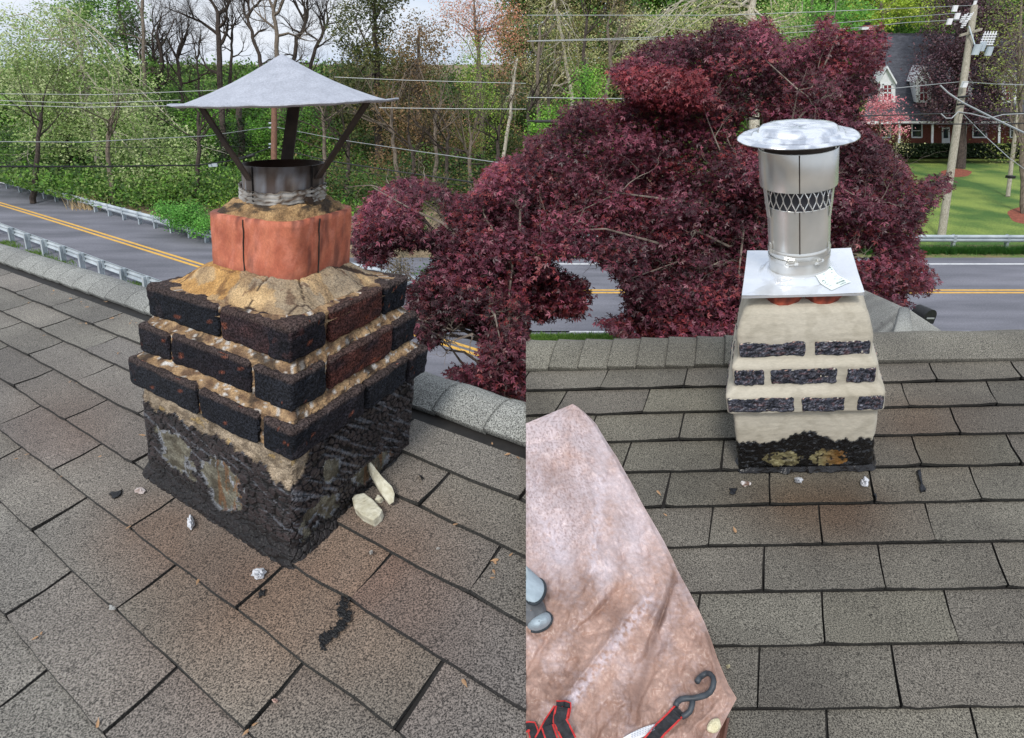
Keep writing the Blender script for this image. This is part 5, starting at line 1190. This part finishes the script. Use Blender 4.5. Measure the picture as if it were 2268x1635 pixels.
tree('leafy_tree', 'sparse light green tree at the right edge beyond the leaning pole', 'tree', [(2262, 0), (2256, 150), (2262, 300), (2266, 400)], .16, .05, 30, [(2230, 60, 60, 70, 30, 2, 60), (2250, 190, 50, 80, 30, 2, 60), (2200, 150, 40, 50, 30, 1.5, 30), (2240, 330, 50, 30, 30, 1.5, 22)], [lin(140, 150, 74), lin(116, 130, 60), lin(160, 168, 92)], .11, 12, R(94), M_barkm, sg=(.45, .45, .3), limbs=26, twigs=3, shell=.05)

# ------------------------------------------------------------ the two maroon maples
def maple(label, path, d, blobs, seed, seam, limbs, hole=None, r0=.14, per=24, leaf=.085, cols=MAR):
    rs = R(seed); mb = MB(); out = trunk_tube(mb, path, r0, r0 * .5, d, rs=rs)
    base = Vector((out[-1].x, out[-1].y, 0)); root = empty('maple_tree', base, label, 'tree')
    P_, C_, X, Y = crown_leaves(blobs, per, rs, cols, (.20, .20, .075), seam, hole, 1.0, .05)
    for k in range(limbs):
        b = blobs[rs.integers(len(blobs))]; v = rs.normal(size=3); v /= np.linalg.norm(v) * 1.1
        tgt = P(b[0] + b[2] * v[0], b[1] + b[3] * v[1], b[4] + b[5] * v[2]); 
        if (seam == 'R' and px(tgt)[0] < SEAM + 10) or (seam == 'L' and px(tgt)[0] > SEAM - 10): continue
        a = out[rs.integers(0, max(1, len(out) // 2))]; L_ = (tgt - a).length; midp = a.lerp(tgt, .55) + Vector((0, 0, L_ * .08)) + Vector(rs.normal(size=3)) * L_ * .06
        pts = [a, a.lerp(midp, .5) + Vector(rs.normal(size=3)) * L_ * .04, midp, midp.lerp(tgt, .5) + Vector(rs.normal(size=3)) * L_ * .04, tgt]
        mb.tube(pts, [.03, .022, .016, .010, .004], n=5, cap=False, col=(1, 1, 1, 1))
        for q in range(4): grow(mb, pts[rs.integers(2, 5)], Vector(rs.normal(size=3)) + (tgt - a).normalized() * .6, L_ * rs.uniform(.08, .18), .008, 2, rs, kids=3, maxl=5, minr=.0015, wig=.25, spread=.8)
    mb.build('trunk', M_barkp if False else M_mbark, root, clip=seam)
    leafmesh('crown', M_mleaf, P_, leaf, C_, root, rs, star=True, up=.7, droop=.5); return root
M_mbark = bark('maple bark', (104, 92, 84), (150, 138, 126))
def inpoly(X, Y, poly):
    c = np.zeros(len(X), bool); n = len(poly)
    for i in range(n):
        (x0, y0), (x1, y1) = poly[i], poly[(i + 1) % n]
        m_ = ((y0 > Y) != (y1 > Y)) & (X < (x1 - x0) * (Y - y0) / ((y1 - y0) or 1e-9) + x0); c ^= m_
    return c
def mass(poly, gaps, nc, per, rs, cols, d0, dd, sg=(.17, .17, .065), seam=None, dfun=None):
    xs = [p[0] for p in poly]; ys = [p[1] for p in poly]; cols = np.array([c[:3] for c in cols])
    X = rs.uniform(min(xs), max(xs), nc * 4); Y = rs.uniform(min(ys), max(ys), nc * 4)
    jx = np.array([22 * fb(x * .03, y * .03, 5) for x, y in zip(X, Y)]); jy = np.array([16 * fb(x * .03, y * .03, 9) for x, y in zip(X, Y)])
    lay = rs.uniform(-1, 1, len(X)); den = np.array([fb(x * .017, y * .024, 2 + l * 1.2) for x, y, l in zip(X, Y, lay)])
    k = inpoly(X + jx, Y + jy, poly) & (den > -.42 + .10 * lay)
    for g in gaps: k &= ~inpoly(X + jx, Y + jy, g)
    X, Y, lay, den = X[k][:nc], Y[k][:nc], lay[k][:nc], den[k][:nc]; n = len(X)
    bul = np.array([fb(x * .0085, y * .012, 4, 2) for x, y in zip(X, Y)]); gt = np.clip(1 + 1.1 * np.array([fb(x * .006, y * .008, 14, 3) for x, y in zip(X, Y)]), .6, 1.5)
    D = d0 + dd * lay * .8 - 1.1 * bul + (dfun(X, Y) if dfun else 0); c0 = pts_px(X, Y, D)
    kk = rs.integers(0, len(cols), n); f = rs.uniform(.7, 1.25, n) * gt; m_ = rs.poisson(per, n) + 1; idx = np.repeat(np.arange(n), m_)
    off = rs.normal(size=(len(idx), 3)) * np.array(sg); off[:, 2] -= .25 * np.abs(off[:, 0]) + .25 * np.abs(off[:, 1])
    PP = c0[idx] + off; CC = cols[kk[idx]] * (f[idx] * rs.uniform(.75, 1.25, len(idx)))[:, None]
    d = PP - CAMn; z = d[:, 1] * cp - d[:, 2] * sp; XX = CX + F * d[:, 0] / z
    YY = CY + F * (-d[:, 1] * sp - d[:, 2] * cp) / z; keep = (XX > SEAM - 4) if seam == 'R' else (XX < SEAM + 4)
    ex = rs.normal(size=len(XX)) * 5; ey = rs.normal(size=len(XX)) * 5
    keep &= inpoly(XX + ex, YY + ey, poly)
    for g in gaps: keep &= ~inpoly(XX + ex, YY + ey, g)
    return PP[keep], CC[keep], c0
def maple(label, path, d, seam, seed, masses, limbs, r0=.14, leaf=.062):
    rs = R(seed); mb = MB(); out = trunk_tube(mb, path, r0, r0 * .5, d, rs=rs)
    base = Vector((out[-1].x, out[-1].y, 0)); root = empty('maple_tree', base, label, 'tree')
    PP = []; CC = []; C0 = []
    for (poly, gaps, nc, per, cols, d0, dd, dfun) in masses:
        p_, c_, c0 = mass(poly, gaps, nc, per, rs, cols, d0, dd, seam=seam, dfun=dfun); PP.append(p_); CC.append(c_); C0.append(c0)
    P_ = np.concatenate(PP); C_ = np.concatenate(CC); C0 = np.concatenate(C0)
    for k in range(limbs):
        tgt = Vector(C0[rs.integers(len(C0))]); X_, Y_, Z_ = px(tgt)
        if abs(X_ - SEAM) < 12: continue
        a = out[rs.integers(0, max(1, len(out) * 2 // 3))]; L_ = (tgt - a).length; midp = a.lerp(tgt, .55) + Vector((0, -.1, L_ * .10)) + Vector(rs.normal(size=3)) * L_ * .07
        pts = [a, a.lerp(midp, .5) + Vector(rs.normal(size=3)) * L_ * .05, midp, midp.lerp(tgt, .5) + Vector(rs.normal(size=3)) * L_ * .05, tgt]
        mb.tube(pts, [.034, .024, .017, .011, .005], n=5, cap=False)
        for q in range(4): grow(mb, pts[rs.integers(2, 5)], Vector(rs.normal(size=3)) + (tgt - a).normalized() * .6, L_ * rs.uniform(.08, .18), .009, 2, rs, kids=3, maxl=5, minr=.0015, wig=.3, spread=.8)
    mb.build('trunk', M_mbark, root, clip=seam)
    leafmesh('crown', M_mleaf, P_, leaf, C_, root, rs, star=True, up=.7, droop=.5); return root
M_mbark = bark('maple bark', (92, 82, 76), (140, 128, 116))
polyR = [(1140, 300), (1180, 300), (1225, 275), (1250, 235), (1313, 210), (1345, 225), (1375, 232), (1385, 210), (1350, 156), (1395, 118), (1424, 92), (1507, 73), (1570, 66), (1588, 36), (1620, 34), (1640, 62), (1668, 44), (1701, 28), (1712, 60), (1738, 92), (1800, 80), (1815, 40), (1837, 30), (1860, 60), (1895, 50), (1905, 84), (1949, 44), (1968, 84), (1955, 150), (1930, 172), (1952, 205), (1905, 222), (1900, 262), (1960, 310), (1990, 350), (2012, 366), (2030, 412), (2055, 386), (2112, 386), (2106, 424), (2055, 468), (2040, 500), (2034, 549), (2060, 597), (2082, 626), (2062, 648), (2000, 650), (2020, 682), (1986, 706), (1920, 724), (1900, 760), (1400, 760), (1312, 712), (1385, 698), (1380, 640), (1350, 600), (1300, 570), (1225, 572), (1200, 560), (1140, 560)]
hangR = [(1140, 560), (1215, 560), (1238, 600), (1300, 620), (1312, 660), (1290, 706), (1240, 700), (1190, 716), (1140, 660)]
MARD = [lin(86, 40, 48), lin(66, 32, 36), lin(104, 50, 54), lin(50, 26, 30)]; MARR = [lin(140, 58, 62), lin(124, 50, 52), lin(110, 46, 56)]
maple('huge spreading maroon japanese maple behind the stainless steel chimney cap', [(1640, 380), (1650, 560), (1655, 720)], 8.9, 'R', 100,
      [(polyR, [[(1230, 580), (1290, 575), (1300, 608), (1240, 600)], [(1620, 300), (1660, 250), (1700, 262), (1680, 290)], [(1880, 560), (1930, 540), (1950, 565), (1900, 580)]], 6400, 26, MAR, 8.9, 1.3, lambda X, Y: (450 - Y) * .0022),
       ([(1350, 156), (1430, 140), (1560, 160), (1600, 240), (1480, 250), (1400, 230)], [], 260, 22, MARR, 8.4, .4, None),
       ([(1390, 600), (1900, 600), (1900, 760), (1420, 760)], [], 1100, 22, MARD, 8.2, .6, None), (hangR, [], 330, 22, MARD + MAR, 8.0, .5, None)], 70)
polyL = [(790, 470), (815, 430), (850, 418), (880, 395), (920, 390), (950, 400), (975, 410), (1010, 430), (1050, 425), (1070, 380), (1110, 352), (1150, 338), (1190, 345), (1190, 900), (1160, 880), (1100, 868), (1040, 850), (985, 835), (1000, 815), (1065, 812), (1066, 725), (1000, 716), (985, 745), (950, 775), (905, 720), (900, 640), (960, 590), (955, 545), (880, 560), (850, 585), (800, 590), (780, 540)]
maple('smaller maroon japanese maple right of the sooty chimney, overhanging the road', [(1120, 520), (1110, 700), (1100, 840)], 7.8, 'L', 101,
      [(polyL, [[(925, 440), (975, 432), (985, 500), (940, 520)], [(870, 545), (925, 560), (920, 610), (860, 600)]], 2300, 24, MAR, 7.8, .9, lambda X, Y: (600 - Y) * .002),
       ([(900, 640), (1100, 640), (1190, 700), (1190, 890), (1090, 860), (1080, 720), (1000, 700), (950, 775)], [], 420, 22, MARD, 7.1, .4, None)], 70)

# ------------------------------------------------------------ poles, wires, mailbox, porch peak
def pole(label, top, base, r, m, name='utility_pole', group=None, tint=WHITE, z=0.):
    b = gp(*base); dist = px(b)[2]; t = P(top[0], top[1], dist - .5); root = empty(name, b, label, 'utility pole', group)
    MB().tube([t, t.lerp(b, .5), b], [r * .8, r * .9, r], n=14, col=tint).build('shaft', m, root, smooth=False); return root, t, b, dist
pr, pt, pb, pd = pole('leaning weathered utility pole carrying transformers, in front of the dark purple tree', (2158, 14), (2085, 523), .17, M_wood)
M_grey = mat('grey equipment', S(170, 182, 190), S(190, 200, 206), scale=2, rough=.5)
def at_d(x, y, d): return P(x, y, d)
def pbox(x0, y0, x1, y1, d, th, m, name, par):
    c = P((x0 + x1) / 2, (y0 + y1) / 2, d); k = d / F; MB().box(c, Vector((1, 0, 0)) * (x1 - x0) * k, Vector((0, 1, 0)) * th, Vector((0, 0, 1)) * (y1 - y0) * k).build(name, m, par)
for q in ((2156, 100, 2170, 120), (2170, 94, 2182, 112), (2184, 105, 2197, 122)): 
    c = P((q[0] + q[2]) / 2, (q[1] + q[3]) / 2, pd - .7); k = pd / F; MB().tube([c - Vector((0, 0, 1)) * (q[3] - q[1]) * k / 2, c + Vector((0, 0, 1)) * (q[3] - q[1]) * k / 2], (q[2] - q[0]) * k / 2, 12).build('transformer', M_grey, pr)
for x in (2172, 2178, 2184, 2190, 2196): 
    c = P(x, 100, pd - .7); mb = MB(); 
    for k in range(5): mb.tube([c + Vector((0, 0, .1 * k)), c + Vector((0, 0, .1 * k + .05))], .06, 8)
    mb.tube([c, c + Vector((0, 0, .55))], .025, 6); mb.build('bushing', M_white, pr)
MB().box(P(2150, 72, pd - .6), Vector((.9, 0, .25)), Vector((0, .1, 0)), Vector((0, 0, .1))).build('cross_arm', M_wood, pr)
MB().tube([P(2146, 58, pd - .7), P(2162, 110, pd - .7)], .03, 6).build('conduit', M_grey, pr)
for x, y in ((2128, 50), (2134, 46), (2140, 50), (2136, 58), (2130, 62), (2146, 44)):
    c = P(x, y, pd - .8); mb = MB(); 
    for k in range(4): mb.tube([c + Vector((0, 0, .07 * k)), c + Vector((0, 0, .07 * k + .04))], .055, 8)
    mb.tube([c, c + Vector((.1, 0, .3))], .02, 5); mb.build('insulator', M_white, pr)
c = P(2157, 14, pd - .5); MB().tube([c, c + Vector((0, 0, .22))], .07, 10).build('top_insulator', M_white, pr)
pbox(2131, 181, 2141, 193, pd - .75, .15, M_white, 'meter_box', pr)
for y in (216, 232): c = P(2133 - (y - 216) * .15, y, pd - .55); MB().tube([c + Vector((-.22, 0, 0)), c + Vector((.22, 0, .05))], .05, 8).build('cable_clamp', M_black, pr)
pr2, *_ = pole('slim second utility pole at the right edge, standing in the lawn', (2262, 178), (2232, 436), .11, M_wood)
c = P(2238, 392, 28.6); MB().box(c, Vector((.3, 0, 0)), Vector((0, .3, 0)), Vector((0, 0, .12))).build('pole_band', M_black, pr2)
prl, *_ = pole('reddish brown utility pole seen between the cone cap and its pipe', (608, 150), (606, 470), .17, mat('red brown pole', S(104, 74, 60), S(132, 96, 78), scale=3, stretch=(6, 6, .6), rough=.9))
for y in (272, 282, 318, 326): c = P(607, y, 36); MB().tube([c + Vector((-.22, -.3, 0)), c + Vector((.25, -.3, 0))], .05, 8).build('insulator', M_grey, prl)
def wire(label, pts, d, r, m, sag=0., group='overhead wires'):
    ds = d if hasattr(d, '__len__') else [d] * len(pts); out = []
    w3 = [P(x, y, dd) for (x, y), dd in zip(pts, ds)]
    for a, b in zip(w3, w3[1:]):
        for k in range(8): out.append(a.lerp(b, k / 8))
    out.append(w3[-1]); o = MB().tube(out, r, 5, cap=False).build('power_line', m); tag(o, label, 'wire', group)
# left wires
wire('pale wire across the woods from the right of the cone cap, topmost on that side', [(741, 171), (900, 178), (1080, 183), (1165, 185)], 30, .016, M_wirel)
wire('pale wire level with the rim of the cone cap, right side', [(840, 239), (1000, 241), (1165, 242)], 28, .016, M_wirel)
wire('pale upper wire running into the left side of the cone cap', [(0, 208), (230, 210), (480, 200)], 30, .015, M_wirel)
wire('pale middle wire at the left of the cone cap', [(0, 223), (200, 229), (400, 222)], 29, .015, M_wirel)
wire('pale lower wire touching the left rim of the cone cap', [(0, 232), (180, 238), (400, 234)], 28, .015, M_wirel)
wire('pale wire rising from the left to the reddish pole', [(0, 314), (180, 315), (463, 301), (606, 280)], [24, 26, 30, 35], .018, M_wirel)
wire('thin dark wire level with the middle of the reddish pole', [(0, 325), (300, 327), (606, 324)], [24, 28, 35], .012, M_wire)
wire('thick black cable from the left edge up to the reddish pole', [(0, 369), (220, 369), (437, 366), (500, 358), (545, 346), (606, 325)], [20, 23, 27, 29, 31, 35], .034, M_wire)
wire('pale wire falling right from the reddish pole', [(608, 281), (761, 311), (930, 336), (1080, 357), (1165, 369)], [35, 30, 26, 23, 21], .018, M_wirel)
wire('thick black cable falling right from the reddish pole', [(608, 327), (720, 355), (880, 380), (1049, 404)], [35, 30, 25, 20], .03, M_wire)
wire('thin dark wire just under the thick cable right of the pipe', [(700, 360), (860, 392), (1030, 412)], [31, 26, 21], .012, M_wire)
mb = MB(); 
for x, y in ((497, 357), (541, 349), (530, 352)): c = P(x, y, 29.5); mb.tube([c - Vector((.16, 0, .03)), c + Vector((.16, 0, .05))], .055, 8)
mb = MB(); c = P(472, 366, 28); mb.box(c, Vector((.42, 0, .02)), Vector((0, .1, 0)), Vector((0, 0, .14))); tag(mb.build('cable_splice', M_grey), 'small pale splice box hanging on the thick black cable', 'splice box')
c = P(546, 349, 31); tag(MB().tube([c - Vector((.45, 0, .1)), c + Vector((.45, 0, .14))], [.03, .09], 8).build('cable_clamp', M_wire), 'black tapered clamp on the thick cable beside the cone cap strap', 'cable clamp')
# right wires
wire('highest pale wire on the right, reaching the top of the leaning pole', [(1167, 34), (1600, 34), (1900, 23), (2157, 12)], [22, 22, 21, pd], .012, M_wirel)
wire('second pale wire crossing above the maroon maple', [(1167, 91), (1440, 83), (1800, 56), (1980, 40), (2128, 29)], [22, 22, 22, 22, pd], .012, M_wirel)
wire('third pale wire crossing above the maroon maple to the insulators', [(1167, 92), (1600, 84), (1895, 62), (2010, 50), (2128, 44)], [23, 23, 22, 22, pd], .012, M_wirel)
wire('pale wire crossing the vine covered tree into the maroon maple', [(1167, 216), (1300, 218), (1420, 219), (1924, 201), (2040, 190), (2128, 181)], [20, 20, 20, 20, 20, pd], .014, M_wirel)
wire('black cable with a splice crossing behind the left of the maroon maple', [(1167, 268), (1400, 271), (1900, 257), (2118, 251), (2268, 250)], [19, 19, 19, pd, 20], .024, M_wire)
wire('pale wire leaving the leaning pole to the right, upper', [(2128, 181), (2200, 186), (2290, 189)], [pd, 20, 20], .014, M_wirel)
wire('lower black wire passing the leaning pole before the porch', [(1975, 274), (2118, 275), (2290, 273)], 19, .018, M_wire)
wire('thick twisted pale cable sloping down right across the leaning pole', [(2082, 189), (2100, 206), (2133, 228), (2200, 262), (2290, 305)], [19.5, 19.5, 19, 17, 15], .026, M_wirel)
wire('thin guy wire sloping from the leaning pole towards the lawn', [(2133, 252), (2180, 300), (2235, 350), (2290, 390)], [pd - .5, 18, 17, 17], .010, M_wirel)
wire('slack pale cable loop hanging beside the leaning pole', [(2084, 252), (2095, 262), (2108, 262), (2122, 248), (2150, 252), (2190, 262), (2222, 254), (2268, 252)], 18.6, .018, M_wirel)
c = P(1205, 269, 18.9); tag(MB().tube([c - Vector((.32, 0, 0)), c + Vector((.36, 0, 0))], .045, 8).build('cable_splice', M_wire), 'black splice on the cable at the left of the maroon maple', 'cable splice')
for x, y in ((2115, 19), (2120, 36), (2103, 48)):
    c = P(x, y, 21); o = MB().box(c, Vector((.16, 0, 0)), Vector((0, .08, 0)), Vector((0, 0, .2))).build('line_spacer', M_white); tag(o, {19: 'topmost', 36: 'middle', 48: 'lowest'}[y] + ' of three small white insulators on the wires left of the leaning pole', 'insulator', 'white line insulators')
# mailbox standing between ridge and road
mbx = empty('mailbox', gp(2060, 770), 'black mailbox standing by the road behind the roof ridge', 'mailbox')
dmb = px(G(2060, 735))[2]; c = P(2060, 703, dmb); k = dmb / F
mb = MB(); n = 12; sec = [(-13 * k, -16 * k)] + [(13 * k * math.cos(math.pi * (1 - i / n)), 16 * k * math.sin(math.pi * i / n) + 2 * k) for i in range(n + 1)] + [(13 * k, -16 * k)]
dp = Vector((-.3, .95, 0)) * .45
vs = [c + Vector((a, 0, b)) for a, b in sec] + [c + dp + Vector((a, 0, b)) for a, b in sec]; m_ = len(sec)
mb.add(vs, [tuple(range(m_))[::-1], tuple(range(m_, 2 * m_))] + [(i, (i + 1) % m_, m_ + (i + 1) % m_, m_ + i) for i in range(m_)]); mb.build('box', M_black, mbx)
mb = MB(); mb.box(c + Vector((0, -.03, -.02)), Vector((16 * k, 0, 0)), Vector((0, .03, 0)), Vector((0, 0, 3 * k))); mb.build('door_handle', M_wirel, mbx)
mb = MB(); mb.box(Vector((c.x, c.y + .2, (c.z - 16 * k) / 2)), Vector((.1, 0, 0)), Vector((0, .1, 0)), Vector((0, 0, c.z - 16 * k))); mb.build('post', M_wood, mbx)
# small hipped roof peak showing over the ridge
pk = empty('porch_roof', P(2004, 735, 7.), 'pale grey shingled roof peak poking up behind the ridge, right of the cream chimney', 'roof')
mb = MB(); n = 60; rows = 9
ol = [(1900, 756), (1918, 742), (1950, 714), (1975, 694), (1992, 684), (2004, 682), (2018, 688), (2034, 699), (2060, 716), (2092, 737), (2120, 756)]
def olp(f):
    g = f * (len(ol) - 1); i = min(len(ol) - 2, int(g)); t = g - i; return ol[i][0] * (1 - t) + ol[i + 1][0] * t, ol[i][1] * (1 - t) + ol[i + 1][1] * t
def pkp(i, j):
    x, y = olp(i / (n - 1)); k = j / rows; x2 = x + (1995 - x) * k * .75; y2 = y + (800 - y) * k
    return P(x2, y2, 3.75 - .75 * k) + Vector((0, 0, .004 * (j % 2)))
mb.grid(n, rows + 1, pkp, lambda i, j: (.55, .57, .58, 1) if (j % 2 and i < 36) or (i + j * 3) % 12 == 0 and i < 36 else (1.0, 1.05, 1.06, 1))
mb.grid(n, 2, lambda i, j: (P(*olp(i / (n - 1)), 3.75) if j == 0 else P(*olp(i / (n - 1)), 3.75) + Vector((.9, 2.0, -.6 - (abs(i / (n - 1) - .5)) * .3))), lambda i, j: (1.0, 1.05, 1.06, 1))
mb.build('shingles', M_shL, pk)
mb = MB(); mb.tube([P(2003, 684, 3.74), P(2002, 720, 3.5), P(1998, 770, 3.1)], [.03, .045, .06], 10, flat=.4, col=(1.02, 1.08, 1.1, 1)); mb.build('ridge_cap', M_shL, pk, smooth=True)
